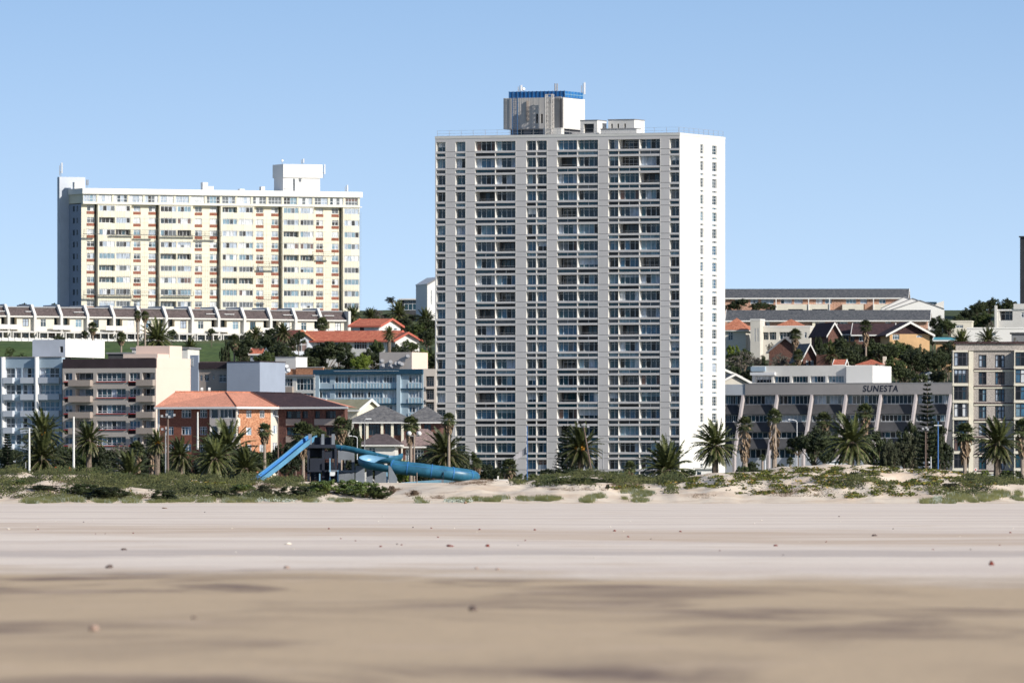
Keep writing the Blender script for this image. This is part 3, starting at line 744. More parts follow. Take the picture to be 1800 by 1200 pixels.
for r_ in range(6):
    z1=f.z(663.2+29.2*r_,f.u(40))
    for a,b in ((-34,3),(9,26),(38,62),(69,106)):
        m=MB().mat('bluegrey_lt'); m.fbox(f,f.u(a),f.u(b),.003,.55 if a!=9 else .9,z1-.92,z1); B.add('balcony',m)
for a,b in ((4,9.5),(63,69)):
    m=MB().mat('white'); m.smooth=True; u=(f.u(a)+f.u(b))/2; q=f.p(u,.3); m.tube((*q,0),(*q,zt+.1),.36,.36,16); B.add('column',m)
m=MB().mat('grey_md'); m.box(-.1,W+.02,-.15,1.3,zt+.003,zt+.15); m.box(-.1,W-4,1.3,12.1,zt-.5,zt+.12); B.add('roof',m)
g=B.F(5.); a,b=g.u(57),g.u(115); z1=g.z(597,a); m=MB(); rf=Frame(B,b,5.,0,1); d=rf.u(184)
wall_open(m,g,a,b,zt+.15,z1,[(g.u(105),g.u(111),g.z(619.5,a),g.z(609,a),.3)],.3,'bluegrey_lt'); solid(m,g,a,b,zt+.15,z1,d,'bluegrey_lt',mr='white'); B.add('roof_room',m)  # one white box: shade painted in as grey front, sun as white side
# ================================================================ brown banded flats with the blank pink end wall
B=Bld('brown_flats','beige flats with dark brown roof band, red window sills and blank pink end wall','apartment building',110,1478,845,-22,zb=2)
f=B.F(); W=f.u(274); Rf=B.Rt(W); DP=Rf.u(335); zc=lambda py: f.z(py,f.u(190)); zt=zc(630.5); m=MB(); ops=[]; wn=[]; bl=[]; S_=28.1
for r_ in range(6):
    o=S_*r_
    for a,b,n,dd,t_,b_ in ((113.5,127,2,.3,655,668),(132.5,164,3,1.6,655,669),(170,221,6,.35,655,670),(227,246,3,.3,655,670),(250,272,3,1.6,655,669)):
        ops.append((f.u(a),f.u(b),zc(b_+o),zc(t_+o),dd)); wn.append((*ops[-1][:4],-dd+.04,n))
    for a,b in ((112.5,124),(224,242)): ops.append((f.u(a),f.u(b),zc(678.5+o),zc(671+o),.5,'taupe_band'))
    bl+= [(124.5,163,o),(243.5,273,o)]
wall_open(m,f,0,W,0,zc(647),ops,.3,'beige'); solid(m,f,0,W,0,zc(647),DP,'beige',top=False,mr='pink')
m.mat('taupe_band'); m.box(.005,W,0.004,.3,zc(647)+.002,zt); m.mat('pink'); m.box(W-.3,W+.02,.302,DP,zc(647)+.002,zt+.12); m.mat('beige'); m.box(0,W-.31,.31,DP,zc(647)+.1,zt-.1)
B.add('wall',m)
for q in wn: window(B,f,*q,0.72 if q[5]>2 else 0,'frame','mix',bar=.08)
for a,b,o in bl:
    m=MB().mat('beige_dk'); m.fbox(f,f.u(a),f.u(b),.9,1.02,zc(678.3+o),zc(667.5+o)); m.fbox(f,f.u(a),f.u(b),.003,.9,zc(678.3+o),zc(676.7+o)); m.fbox(f,f.u(b)-.1,f.u(b),.005,.9,zc(676.6+o),zc(667.5+o)); B.add('balcony',m)
for r_ in range(6):
    for a,b in ((112,128),(169.5,222),(226,247)): m=MB().mat('red'); m.fbox(f,f.u(a),f.u(b),.003,.18,zc(671.3+S_*r_),zc(670.3+S_*r_)); B.add('window_sill',m)
g=B.F(3); a,b=g.u(283),g.u(300); zq=zt+.13; m=MB().mat('pink'); 
m=MB().mat('pink'); gf=Rf; u0_=gf.u(280); m.box(W-6,W-.2,gf.u(279),gf.u(300),zq,gf.z(622,gf.u(290))); m.box(W-5.8,W-.1,gf.u(299)+.02,gf.u(321),zq,gf.z(608,gf.u(310))); B.add('roof_room',m)
# wing behind; bluish shade is painted into its blue-grey walls
B=Bld('shaded_flats','plain flats with dark roof band and blank shade-blue wall behind the pink end wall','apartment building',336,1530,845,-22,zb=2)
f=B.F(); W=f.u(404); zc=lambda py: f.z(py,f.u(370)); ops=[(f.u(a),f.u(b),zc(d),zc(c),.25) for a,b,c,d in ((338,342,629,643),(338,348,658,672),(351,356,659,669),(359,367,658,670),(373,377,659,666),(384.5,398,658,672),(384.5,398,686,692))]
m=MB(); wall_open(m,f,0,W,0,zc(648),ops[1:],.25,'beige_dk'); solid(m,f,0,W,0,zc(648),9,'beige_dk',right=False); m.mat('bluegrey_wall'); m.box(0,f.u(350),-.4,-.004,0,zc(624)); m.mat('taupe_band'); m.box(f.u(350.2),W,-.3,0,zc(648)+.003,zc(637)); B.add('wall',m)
for q in ops: window(B,f,*q[:4],-.2 if q is not ops[0] else .42,2,.3,'frame','dark')
g=Frame(B,W,-.3,cos(R(40)),sin(R(40)))
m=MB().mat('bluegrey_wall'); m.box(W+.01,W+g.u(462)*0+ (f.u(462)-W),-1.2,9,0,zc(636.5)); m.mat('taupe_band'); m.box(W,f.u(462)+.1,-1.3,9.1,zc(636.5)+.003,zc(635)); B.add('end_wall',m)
# ================================================================ face brick block with hipped roof
B=Bld('brick_block','face brick block with large orange tiled hip roof and white gutter','apartment building',277,1350,850,-22,zb=2)
f=B.F(); W1=f.u(416); zE=f.z(715,f.u(350)); m=MB(); z=lambda py: f.z(py,f.u(350)); wn=[]
rows=[(720,734),(749.5,764),(780,794)]
ops=[]
for t_,b_ in rows:
    for a,b in ((291,305),(319,336),(351,364)): ops.append((f.u(a),f.u(b),z(b_),z(t_),.18))
wall_open(m,f,0,f.u(369),0,zE,ops,.18,'brick'); m.mat('offwhite'); m.fbox(f,0,.35,.003,.08,0,zE-.1)  # shade on this wall is put into a darker brick colour
solid(m,f,0,f.u(369),0,zE,10,'brick'); B.add('wall',m)
for q in ops: window(B,f,*q[:4],-.14,3,.3,'frame','mix')
# balcony stack at the corner
m=MB(); bo=[]
for t_,b_ in rows: bo.append((f.u(369)+.15,f.u(415)-.1,z(b_+.5),z(t_-1),1.0))
g=B.F(-.9); bo=[(g.u(370),g.u(383),z(b_+1),z(t_-1),.4) for t_,b_ in rows]+[(g.u(385.5),g.u(414),z(b_+1),z(t_-1),.4) for t_,b_ in rows]
wall_open(m,g,g.u(368.5),g.u(416),0,zE,bo,.4,'beige','offwhite'); uu=g.u(416); ul=g.u(368.5)
m.mat('cream2'); RB=Frame(B,uu,-.9,0,1)
wall_open(m,RB,0,3.4,0,zE,[(.3,3.1,z(b_+1),z(t_-1),.2) for t_,b_ in rows],.2,'cream2'); m.mat('beige'); m.face([(ul,0,0),(ul,-.9,0),(ul,-.9,zE),(ul,0,zE)]); B.add('balcony_stack',m)  # sunlight painted in: side lighter cream than the stack's beige front
for i,q in enumerate(bo): window(B,g,*q[:4],-.3,1 if i<3 else 4,0,'frame','dark' if i<3 else 'mix')
for t_,b_ in rows: window(B,RB,.32,3.08,z(b_+1)+.02,z(t_-1)-.02,-.15,3,.0,'frame','lit')
# right wing, turned to the sun; sunlight painted in as brighter orange brick
E=f.world(f.u(416)); 
class Sub:   # a wing of the same building with its own direction
    def __init__(s,B,x,y,deg): s.x,s.y=x,y; s.zb=B.zb; s.a=R(deg); s.B=B; s.o=thing_part
    F=Bld.F; Rt=Bld.Rt; Lf=Bld.Lf
thing_part=None
def wing(B,fr,u,n,deg):
    w_=fr.world(u,n); s=Sub.__new__(Sub); s.x,s.y=w_; s.zb=B.zb; s.a=R(deg); s.B=B; s.o=B.o
    def add(name,mb,**kw):   # convert wing coordinates to the building's own
        a=s.a-B.a; dx,dy=s.x-B.x,s.y-B.y; c,q=cos(-B.a),sin(-B.a); ox,oy=dx*c-dy*q,dx*q+dy*c; c,q=cos(a),sin(a)
        mb.v=[(ox+v[0]*c-v[1]*q,oy+v[0]*q+v[1]*c,v[2]) for v in mb.v]; return mb.obj(name,B.o,**kw)
    s.add=add; return s
w1=wing(B,f,f.u(417.5),.02,36); h=w1.F(); Wb=h.u(478); m=MB(); ops=[]
for t_,b_ in ((721,734),(751,764.5),(781,794)):
    for a,b in ((433,442),(456.5,465)): ops.append((h.u(a),h.u(b),z(b_),z(t_),.15))
for t_,b_ in ((721,733),(747,762),(777,792)): ops.append((h.u(479),h.u(487),z(b_),z(t_),.3))
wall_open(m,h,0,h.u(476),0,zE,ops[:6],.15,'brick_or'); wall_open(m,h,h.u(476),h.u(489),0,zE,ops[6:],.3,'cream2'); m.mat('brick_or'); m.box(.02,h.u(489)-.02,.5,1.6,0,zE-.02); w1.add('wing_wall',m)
for q in ops: m=MB(); win_into(m,h,*q[:4],-.1,3,.3,'frame','lit'); w1.add('window',m)
w2=wing(B,h,h.u(489),0,-24); k=w2.F(); m=MB(); ops=[]
for t_,b_ in ((722,735),(750,765),(779,793)):
    for a,b in ((503,528),(531,541),(553,562),(572,590)): ops.append((k.u(a),k.u(b),z(b_),z(t_),.4))
wall_open(m,k,0,k.u(603),0,zE-.02,ops,.4,'brick_dk'); m.mat('brick_dk'); m.box(0.02,k.u(603)-.02,.6,1.6,0,zE-.03)  # shade on this wing painted in as the darkest brick
for t_,b_ in ((735,747),(765,777)):
    for a,b in ((503,529),(553,590)): m.mat('beige_dk'); m.fbox(k,k.u(a),k.u(b),.003,.12,z(b_),z(t_+1))
w2.add('wing_wall',m)
for q in ops: m=MB(); win_into(m,k,*q[:4],-.3,3,.3,'frame_dk','dark'); w2.add('window',m)
# roof: planes meeting at hips
def wp(px,py,D):  return (wx(px,D),D,wz(py,D))
def toloc(B,p): dx,dy=p[0]-B.x,p[1]-B.y; c,q=cos(-B.a),sin(-B.a); return (dx*c-dy*q,dx*q+dy*c,p[2]-B.zb)
def on(px,fr,n): u=fr.u(px,n); x,y=fr.world(u,n); return x,y
zR=zE+B.zb; zRid=wz(689,1362)
def ev(px,fr,n,zz=zR): x,y=on(px,fr,n); return (x,y,zz)
a_=ev(271,f,.9); b_=ev(416,f,1.5); c_=ev(490,h,.9); d_=ev(612,k,1.2)
def ridge(px,D): x=wx(px,D); return (x,D,zRid)
r1,r2,r3,r4=ridge(308,1359),ridge(397,1361),ridge(441,1365),ridge(530,1362)
r4=(r4[0],r4[1],zRid-.2)
m=MB(); Lc=lambda q: toloc(B,q)
m.mat('roof_orange'); m.face([Lc(a_),Lc(b_),Lc(r2),Lc(r1)]); m.face([Lc(b_),Lc(c_),Lc(r3),Lc(r2)])
m.mat('roof_brown'); m.face([Lc(c_),Lc(d_),Lc(r4),Lc(r3)]); m.mat('roof_orange'); bk=(a_[0]+2,a_[1]+16,zR); bk2=(d_[0]+1,d_[1]+14,zR)  # shade painted in: this roof plane dark brown, its neighbours orange
m.face([Lc(a_),Lc(r1),Lc(bk)]); m.face([Lc(r1),Lc(r2),Lc(r3),Lc(r4),Lc(bk2),Lc(bk)]); m.face([Lc(d_),Lc(bk2),Lc(r4)])
m.mat('white')
for p_,q_ in ((a_,b_),(b_,c_),(c_,d_)):
    p_,q_=Vector(Lc(p_)),Vector(Lc(q_)); dd=(q_-p_).normalized(); nn=Vector((dd.y,-dd.x,0))*.12
    m.hexa([tuple(v) for v in (p_+nn-Vector((0,0,.28)),q_+nn-Vector((0,0,.28)),q_-Vector((0,0,.28)),p_-Vector((0,0,.28)),p_+nn,q_+nn,q_,p_)])
    up=Vector((0,0,-.3)); m.face([tuple(p_+up),tuple(q_+up),tuple(q_+up-nn*9),tuple(p_+up-nn*9)])
m.mat('roof_rust')
for p_,q_ in ((r1,r2),(r2,r3),(b_,r2),(c_,r3)): m.tube(Lc(p_),Lc(q_),.13,.13,6)
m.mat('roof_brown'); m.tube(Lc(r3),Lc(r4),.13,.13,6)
B.add('roof',m)
m=MB().mat('white')
for px in (353,366): m.tube(Lc((wx(px,1361),1361,zRid+.35)),Lc((wx(px+4,1361),1361,zRid+.35)),.3,.3,10)
B.add('water_tank',m)
# ================================================================ grey flats with a white roof box and dishes
B=Bld('grey_flats','low grey flats with white roof box, satellite dishes and orange brick parapet','apartment building',463,1632,850,-22,zb=2)
f=B.F(); W=f.u(553.5); z=lambda py: f.z(py,f.u(500)); m=MB(); ops=[]
for t_,b_ in ((665,679),(691,703)):
    ops+= [(f.u(464),f.u(481),z(b_),z(t_),1.4),(f.u(484),f.u(514),z(b_),z(t_),.2),(f.u(521),f.u(551),z(b_+7),z(t_),.3)]
wall_open(m,f,0,W,0,z(662),ops,.3,'offwhite'); solid(m,f,0,W,0,z(662),12,'offwhite'); m.mat('beige_dk'); m.fbox(f,.01,f.u(516),.003,.6,z(690),z(679.5)); m.mat('grey_md'); m.box(-.1,W+.1,-.4,12,z(662)+.003,z(658.5)); B.add('wall',m)
for i,q in enumerate(ops): window(B,f,*q[:4],-.2,[3,6,5][i%3],.45,'frame','mix' if i%3 else 'dark')
m=MB().mat('brick_or'); zt=z(658.5)+.003; g=B.F(1); m.box(g.u(520),g.u(568),1,1.4,zt,z(646)); m.box(g.u(484),g.u(519),1.2,1.5,zt,z(648)); m.mat('offwhite'); m.box(g.u(520)-.05,g.u(568)+.05,.9,1.5,z(646)+.003,z(645)); B.add('parapet',m)
g=B.F(3); a,b=g.u(484),g.u(520); m=MB(); solid(m,g,a,b,zt,z(627),Frame(B,b,3,0,1).u(540),'offwhite',mr='white'); m.mat('offwhite'); P0,P1=g.p(a),g.p(b); m.face([(*P0,zt),(*P1,zt),(*P1,z(627)),(*P0,z(627))]); m.mat('grey_md'); m.box(a-.1,b+.1,2.9,8,z(627)+.003,z(626)); B.add('roof_room',m)  # painted light: off-white for the shaded front, white for the sunlit side
m=MB()
for i in range(14):
    px=485+random.uniform(0,33); py=644+random.uniform(0,10); u=g.u(px); zz_=z(py); m.mat('metal_grey' if i%2 else 'metal_white'); m.tube((u,.6,zz_),(u+.12,.35,zz_+.1),.4,.3,10); m.mat('metal_grey'); m.tube((u,.7,zz_-.5),(u,.7,zz_),.04,.04,4)
B.add('satellite_dishes',m,kind='stuff')
# ================================================================ blue office block
B=Bld('blue_block','low blue block with navy roof band and long rows of pale panelled windows','apartment building',554,1600,850,-22,zb=2)
f=B.F(); W=f.u(744); z=lambda py: f.z(py,f.u(650)); m=MB(); ops=[]; S_=26.2
grp=[(559,580,3,'o'),(588.5,616,5,'p'),(617.5,644,5,'p'),(645.5,672,5,'p'),(673.5,699.5,5,'p'),(718,741,4,'p')]
for r_ in range(3):
    for a,b,n,k_ in grp: ops.append((f.u(a),f.u(b),z(673+S_*r_),z(659.5+S_*r_),.22,'g_black',n))
wall_open(m,f,0,W,0,z(657.5),[o[:6] for o in ops],.22,'blue_wall'); solid(m,f,0,W,0,z(657.5),5,'blue_wall'); B.add('wall',m)
for o in ops: window(B,f,*o[:4],-.18,o[6],.22,'frame','light',bar=.1)
for r_ in range(3):
    for a,b,n,k_ in grp[1:]:
        m=MB(); u0_,u1_=f.u(a),f.u(b); m.mat('blue_panel'); m.fbox(f,u0_,u1_,.003,.07,z(682.3+S_*r_),z(673.8+S_*r_)); m.mat('white')
        for i in range(n+1): u=u0_+(u1_-u0_)*i/n; m.fbox(f,u-.05,u+.05,.075,.1,z(682.3+S_*r_),z(673.8+S_*r_))
        B.add('spandrel_panel',m)
m=MB().mat('navy'); m.box(-.2,W+.05,-.5,5.2,z(657.5)+.003,z(649)); m.box(-.2,W-5,5.2,12,z(657.5)+.003,z(650)); 
for r_ in range(3): m.box(.01,W-.01,-.3,-.004,z(684.7+S_*r_),z(682.6+S_*r_))
m.mat('metal_white'); m.box(f.u(589),f.u(703),-.55,-.502,z(652.3),z(651.7)); B.add('roof_band',m)
for px in (702,559): m=MB().mat('blue_wall'); u=f.u(px); m.fbox(f,u-.35,u+.35,.0,.4,0,z(652)); B.add('pilaster',m)
g=B.F(4); a,b=g.u(667),g.u(724); z0=z(649)+.01; m=MB(); solid(m,g,a,b,z0,z(618.5),Frame(B,b,4,0,1).u(752),'beige_dk',mr='pink'); P0,P1=g.p(a),g.p(b); m.mat('beige'); m.face([(*P0,z0),(*P1,z0),(*P1,z(618.5)),(*P0,z(618.5))]); B.add('roof_room',m)  # sun on the right side painted in as pink, shaded front duller beige
m=MB()
for px,py in ((673,634),(688,636),(698,639),(704,638),(718,626),(708,640),(675,642),(690,643)): u=g.u(px); m.mat('metal_grey'); m.tube((u,3.6,z(py)),(u+.1,3.4,z(py)+.1),.4,.3,10); m.tube((u,3.8,z(py)-.6),(u,3.8,z(py)),.04,.04,4)
B.add('satellite_dishes',m,kind='stuff')
B=Bld('beige_annex','narrow beige annex with dark balconies between the blue block and the tower','apartment building',744.5,1582,850,-3,zb=2)
f=B.F(); W=f.u(765.5); z=lambda py: f.z(py,f.u(755)); m=MB(); ops=[(f.u(749),f.u(763),z(t_+18),z(t_),1.6) for t_ in (661,684,707,730)]
wall_open(m,f,0,W,0,z(648),ops,1.6,'beige'); solid(m,f,0,W,0,z(648),3.5,'beige'); B.add('wall',m)
for q in ops: window(B,f,q[0]+.1,q[1]-.1,q[2]+.05,q[3]-.2,-1.5,3,.3,'frame','dark')
for t_ in (661,684,707): m=MB().mat('beige'); m.fbox(f,f.u(748),f.u(764),.003,.5,z(t_+22),z(t_+18)-.005); B.add('balcony',m)
# ================================================================ houses with pitched roofs
def house(name,label,px0,px1,D,pyw,pyb,deg,depth,roof,rise_py,mw,mr,wins=(),ov=.5,axis='x',mf='white',wr=(),fm='frame',style='mix',zb=None,chim=None,cat='house',flat_m=None,rl=None,side_m=None):
    B=Bld(name,label,cat,px0,D,pyb,deg,zb=zb); f=B.F(); W=f.u(px1); zE=f.z(pyw,W/2); h=f.z(rise_py,W/2)-zE
    m=MB(); ops=[(f.u(w_[0]),f.u(w_[1]),f.z(w_[3],W/2),f.z(w_[2],W/2),.18 if len(w_)<6 else w_[5]) for w_ in wins]
    wall_open(m,f,0,W,-3,zE,ops,.18,mw); solid(m,f,0,W,-3,zE,depth,mw,top=roof=='flat',mr=side_m)
    Rr=B.Rt(W)
    if roof=='gable' : B_=MB(); gable(B_,0,W,0,depth,zE,h,axis,ov,.18,mr,mw,mf); B.add('roof',B_)
    elif roof=='hip': B_=MB(); hip(B_,0,W,0,depth,zE,h,ov,mr,rl,mf); B.add('roof',B_)
    elif roof=='flat': B_=MB().mat(mr); B_.box(-ov,W+ov,-ov,depth+ov,zE+.003,zE+.3); B.add('roof',B_)
    B.add('wall',m)
    for w_,o in zip(wins,ops):
        window(B,f,*o[:4],-o[4]+.04,w_[4] if len(w_)>4 else 2,.3,fm,style,bar=.09)
    for w_ in wr:
        mb=MB(); win_into(mb,Rr,Rr.u(w_[0]),Rr.u(w_[1]),Rr.z(w_[3],2),Rr.z(w_[2],2),.03,2,.3,fm,style,bar=.08); B.add('window',mb)
    if chim:
        c=MB().mat(chim[3]); a,b=f.u(chim[0]),f.u(chim[1]); c.box(a,b,depth*.4,depth*.4+.8,zE,f.z(chim[2],W/2)); B.add('chimney',c)
    return B,f,W,zE
# grey-tiled pavilions by the tower's left foot; eave shade painted in as dark walls
PAV=house('pavilion','brick pavilion with grey slate hip roof left of the tower, nearest the blue block',622,714,1310,741,830,-3,9,'hip',712,'brick_dk','roof_slate',[(630,640,745,765,2),(648,668,745,765,3),(676,688,745,765,2),(692,710,745,765,3)],ov=1.0,fm='frame_dk',style='dark',zb=2,rl=.6)
PAV2=house('pavilion','brick pavilion with slate hip roof half hidden behind the left edge of the tower',716,775,1330,741,830,-3,9,'hip',714,'brick_dk','roof_slate',[(722,740,745,765,3),(745,758,745,765,2)],ov=1.0,fm='frame_dk',style='dark',zb=2,rl=.4)
house('kiosk','low kiosk with brown copper-coloured hip roof above the blue slide',640,694,1255,781,840,-3,8,'hip',762,'offwhite','roof_tbrown',[(648,660,786,800,2)],ov=.8,zb=2,rl=1.5,cat='kiosk')
house('kiosk','low kiosk with ribbed brown roof and white eave beside the tower foot',708,775,1262,784,840,-3,9,'hip',753,'brick_dk','roof_copper',[(713,722,789,815,2),(728,745,789,815,3)],ov=1.0,zb=2,rl=1.0,cat='kiosk',style='dark')
house('gabled_house','small house with mossy roof and white gable edge behind the brown roof',560,628,1490,720,760,-22,9,'gable',703,'cream2','roof_moss',[],ov=.5,zb=2)
for (B,f,W,zE),cx in ((PAV,(634,646,672,690,708)),(PAV2,(724,738))):
    for x in cx: m=MB().mat('cream'); m.fbox(f,f.u(x)-.17,f.u(x)+.17,.3,.6,0,zE-.25); B.add('pillar',m)
# red-roofed houses on the left slope
B,f,W,zE=house('red_roofed_house','long low white house with red tiled roof on the slope, lower of the two roofs',532,690,1915,598,622,-18,9,'gable',582,'offwhite','roof_red',[(556,566,601,612,2),(580,600,601,614,3),(622,645,600,614,5),(648,655,600,612,2)],ov=.6,mf='verge_red')
house('red_roofed_house','white gabled wing with dark red roof at the left end of the long red-roofed house',506,552,1912,598,625,24,9,'gable',581,'bluegrey_lt','roof_red',[(512,540,600,618,3)],ov=.5,axis='y',mf='roof_rust')
house('red_roofed_house','white gable-ended house with red verge at the right end of the long red roof',695,737,1908,597,640,20,12,'gable',585,'white','roof_red',[],ov=.6,axis='y',mf='verge_red')
B=Bld('red_roofed_house','upper white house with red tiled roof above the long red roof','house',619,1950,600,-24); f=B.F(); W=f.u(666); Rr=B.Rt(W); dp=Rr.u(704); zE=f.z(573,0); m=MB()
wall_open(m,f,0,W,-2,zE,[(f.u(632),f.u(640),f.z(581,0),f.z(575,0),.2)],.2,'bluegrey_lt'); solid(m,f,0,W,-2,zE,dp,'white',mr='white'); m.mat('white'); q0,q1=Rr.p(0),Rr.p(dp); mid=Rr.p(dp/2); hh=f.z(561,0)-zE
m.face([(*q0,zE),(*q1,zE),(*mid,zE+hh)]); B.add('wall',m); m=MB(); gable(m,0,W,0,dp,zE,hh,'x',.6,.18,'roof_red',None,'verge_red'); B.add('roof',m); m=MB(); win_into(m,Rr,Rr.u(692),Rr.u(697),Rr.z(580,5),Rr.z(576,5),.03,2,0,'frame','mix'); B.add('window',m)
house('modern_house','dark modern house with white carport roof on the skyline left of the tower',696,752,2140,532,560,-15,8,'flat',530,'grey_dk','grey_md',[(700,715,535,548,3)],ov=.4,style='dark')
m_=house('carport','white flat carport on posts on the skyline left of the tower',706,748,2120,527,552,-12,4,'flat',525,'grey_dk','white',[(710,740,529,545,4)],ov=.6,style='dark',cat='carport')
house('white_building','tall white building with sloping top peeping out left of the tower',751,790,2100,500,600,15,10,'gable',488,'white','white',[(757,759,510,535,1)],ov=.1,axis='y',mf='grey_md')
house('flat_roofed_house','low brown flat-roofed house below the lawn, left of centre',350,425,1800,638,660,-10,9,'flat',632,'beige_dk','roof_tbrown',[],ov=.4)
house('low_building','pale flat-roofed building behind the pink wall below the lawn',232,330,1780,613,650,-12,9,'flat',610,'offwhite','grey_md',[(240,250,618,626,2)],ov=.3)
house('low_building','dark flat-roofed building right of the white roof box below the lawn',190,234,1770,622,655,-12,9,'flat',620,'grey_dk','grey_md',[],ov=.3)
house('garden_shed','small grey shed with orange roof among the trees below the terrace',440,460,1830,622,640,-10,5,'gable',613,'bluegrey_wall','roof_red',[],ov=.3,cat='shed')
# ================================================================ right slope
B,f,W,zE=house('slate_roofed_flats','long two-storey flats with dark shingle roof on the right skyline',1262,1592,2085,523,575,-4,11,'gable',508,'brick_pale','roof_shingle',
 [(1292,1303,526,534,2),(1319,1333,526,534,3),(1338,1360,526,534,3),(1372,1392,525,534,3),(1396,1411,525,534,3),(1434,1446,525,534,2),(1450,1462,525,534,2),(1487,1505,525,534,3),(1512,1524,525,534,2),(1545,1557,525,534,2)],ov=.6,style='light')
for a,b,c_,d_ in ((1364,1420,1386,1412),(1421,1458,1428,1455),(1481,1518,1492,1503),(1535,1590,1560,1575)):
    m=MB().mat('cream2'); m.fbox(f,f.u(a),f.u(b),.004,1.3,f.z(548,W/2),f.z(535,W/2)); m.mat('g_black'); m.fbox(f,f.u(c_),f.u(d_),1.304,1.32,f.z(547.9,W/2),f.z(543.5,W/2)); B.add('balcony',m)
for px in (1364,1421,1458,1535): m=MB().mat('white'); m.fbox(f,f.u(px),f.u(px)+.2,1.35,1.5,f.z(548,W/2),zE-.25); B.add('downpipe',m)
B,f,W,zE=house('slate_roofed_flats','long brick flats with dark shingle roof, lower of the two rows on the right slope',1281,1629,1985,562,610,-4,10,'gable',545.5,'brick_pale','roof_shingle',
 [(1346,1353,564,573,2),(1433,1450,565,574,3),(1470,1490,564,572,3),(1500,1512,564,572,2),(1556,1566,565,573,2),(1590,1604,565,573,2)],ov=.7,style='light')
m=MB().mat('cream'); m.fbox(f,f.u(1428),f.u(1470),.004,1.2,f.z(598,W/2),f.z(576,W/2)); B.add('balcony',m); m=MB().mat('cream'); m.fbox(f,f.u(1428),f.u(1433),.004,.5,f.z(575.8,W/2),zE-.3); B.add('pier',m)
m=MB().mat('bluegrey_lt'); m.face([(0-.02,0,zE),(0-.02,10,zE),(0-.02,5,f.z(548,W/2))]); B.add('gable_wall',m)
# white saw-roofed building
B=Bld('white_hall','white building with stepped sloping roofs on the right skyline','building',1548,2040,565,0); f=B.F(); m=MB(); m.mat('white')
z=lambda py: f.z(py,0)
for i,(a,ap,b,pa,pb,pc,y) in enumerate(((1552,1593,1650,541,521,540,9),(1558,1606,1655,543,524,541,6),(1567,1618,1661,545,528,543,3))):
    A,P_,C=f.u(a),f.u(ap),f.u(b); p=[(A,y,z(600)),(C,y,z(600)),(C,y,z(pc)),(P_,y,z(pb)),(A,y,z(pa))]; q=[(x,y+2.4,zz) for x,_,zz in p]
    m.mat('white'); m.face(p); m.face(q[::-1]); 
    for j in range(5): k=(j+1)%5; m.face([p[j],q[j],q[k],p[k]] if 0 else [p[k],p[j],q[j],q[k]][::-1])
    m.mat('grey_md'); 
    for (e0,e1) in ((p[4],p[3]),(p[3],p[2])):
        m.hexa([(e0[0],y-.15,e0[2]+.02),(e1[0],y-.15,e1[2]+.02),(e1[0],y+2.4,e1[2]+.02),(e0[0],y+2.4,e0[2]+.02),(e0[0],y-.15,e0[2]+.18),(e1[0],y-.15,e1[2]+.18),(e1[0],y+2.4,e1[2]+.18),(e0[0],y+2.4,e0[2]+.18)])
B.add('wall',m); m=MB().mat('offwhite'); a,b=f.u(1638),f.u(1663); m.hexa([(a,10,z(600)),(b,10,z(600)),(b,14,z(600)),(a,14,z(600)),(a,10,z(535)),(b,10,z(527)),(b,14,z(527)),(a,14,z(535))]); m.mat('g_navy'); m.box(f.u(1628),f.u(1650),9.2,9.9,z(533),z(529)); B.add('roof_room',m)
house('pyramid_roofed_house','cream house with rust pyramid roof beside the tower\'s right edge',1270,1311,1885,580,607,-10,7,'hip',558,'house_wall','roof_rust',[(1280,1288.5,583.5,598,2)],ov=.7,zb=None,rl=0)
house('cream_house','cream flat-fronted house with rust pyramid roof and two wide openings, on the right slope',1333,1424,1880,575,606,-8,7,'flat',576,'house_wall','offwhite',[(1337.5,1351,583.5,597,4,.9),(1352,1364.5,583.5,597,3,.9),(1370,1400,583.5,597,5,.9),(1414,1418,584,594,1)],ov=.05,style='mix')
B,f,W,zE=house('pyramid_roof_pavilion','rust pyramid roof rising behind the cream flat-fronted house',1363,1412,1892,577,600,-8,7,'hip',560,'house_wall','roof_rust',[],ov=1.0,rl=0)
house('cream_pier','tall narrow cream wall block with two slots between the two pyramid roofs',1319,1336,1878,563,607,-15,4,'flat',563,'house_wall','offwhite',[(1326,1328,577,600,1),(1331,1333,577,600,1)],ov=.05,cat='building',style='dark')
house('dark_gabled_house','brown gabled house with dark roof and white verge on the right slope',1456,1476,1845,585,620,14,12,'gable',568,'brick_red','roof_brown',[],ov=.5,axis='y')
house('dark_roofed_house','low house with long dark roof and white gutter on the right slope',1475,1519,1848,586,620,-6,8,'gable',570,'ochre','roof_brown',[(1480,1492,589,600,2),(1495,1508,589,600,3)],ov=.6,style='dark')
B,f,W,zE=house('ochre_house','ochre gabled house with wide white verge and brown gable boards, right slope',1564,1634,1830,586,625,8,10,'gable',567,'ochre','roof_brown',[(1569,1581,587.5,597,3),(1611,1621,589,593,2)],ov=.9,axis='y')
m=MB().mat('roof_brown'); hg=f.z(567,W/2)-zE; m.face([(0,-.03,zE-.1),(W,-.03,zE-.1),(W/2,-.03,zE+hg-.05)]); B.add('gable_boards',m)
house('dark_roofed_house','house with broad dark roof joined to the left of the ochre gabled house',1502,1566,1842,587,620,-6,9,'gable',569,'brick_red','roof_brown',[(1510,1520,590,600,2)],ov=.6)
m=MB().mat('brick_dk')
house('brick_gabled_house','brick house with one long sloping roof below the cream house, right slope',1352,1410,1815,617,650,-12,8,'gable',593,'brick_red','roof_slate',[(1372,1380,612,617,2)],ov=.5,axis='y',mf='grey_md')
house('brick_gabled_house','small brick house with steep white-edged gable above the hotel roof',1412,1434,1765,626,680,10,9,'gable',605,'brick_dk','roof_slate',[(1417,1421,633,642,1),(1425,1430,633,642,2)],ov=.7,axis='y')
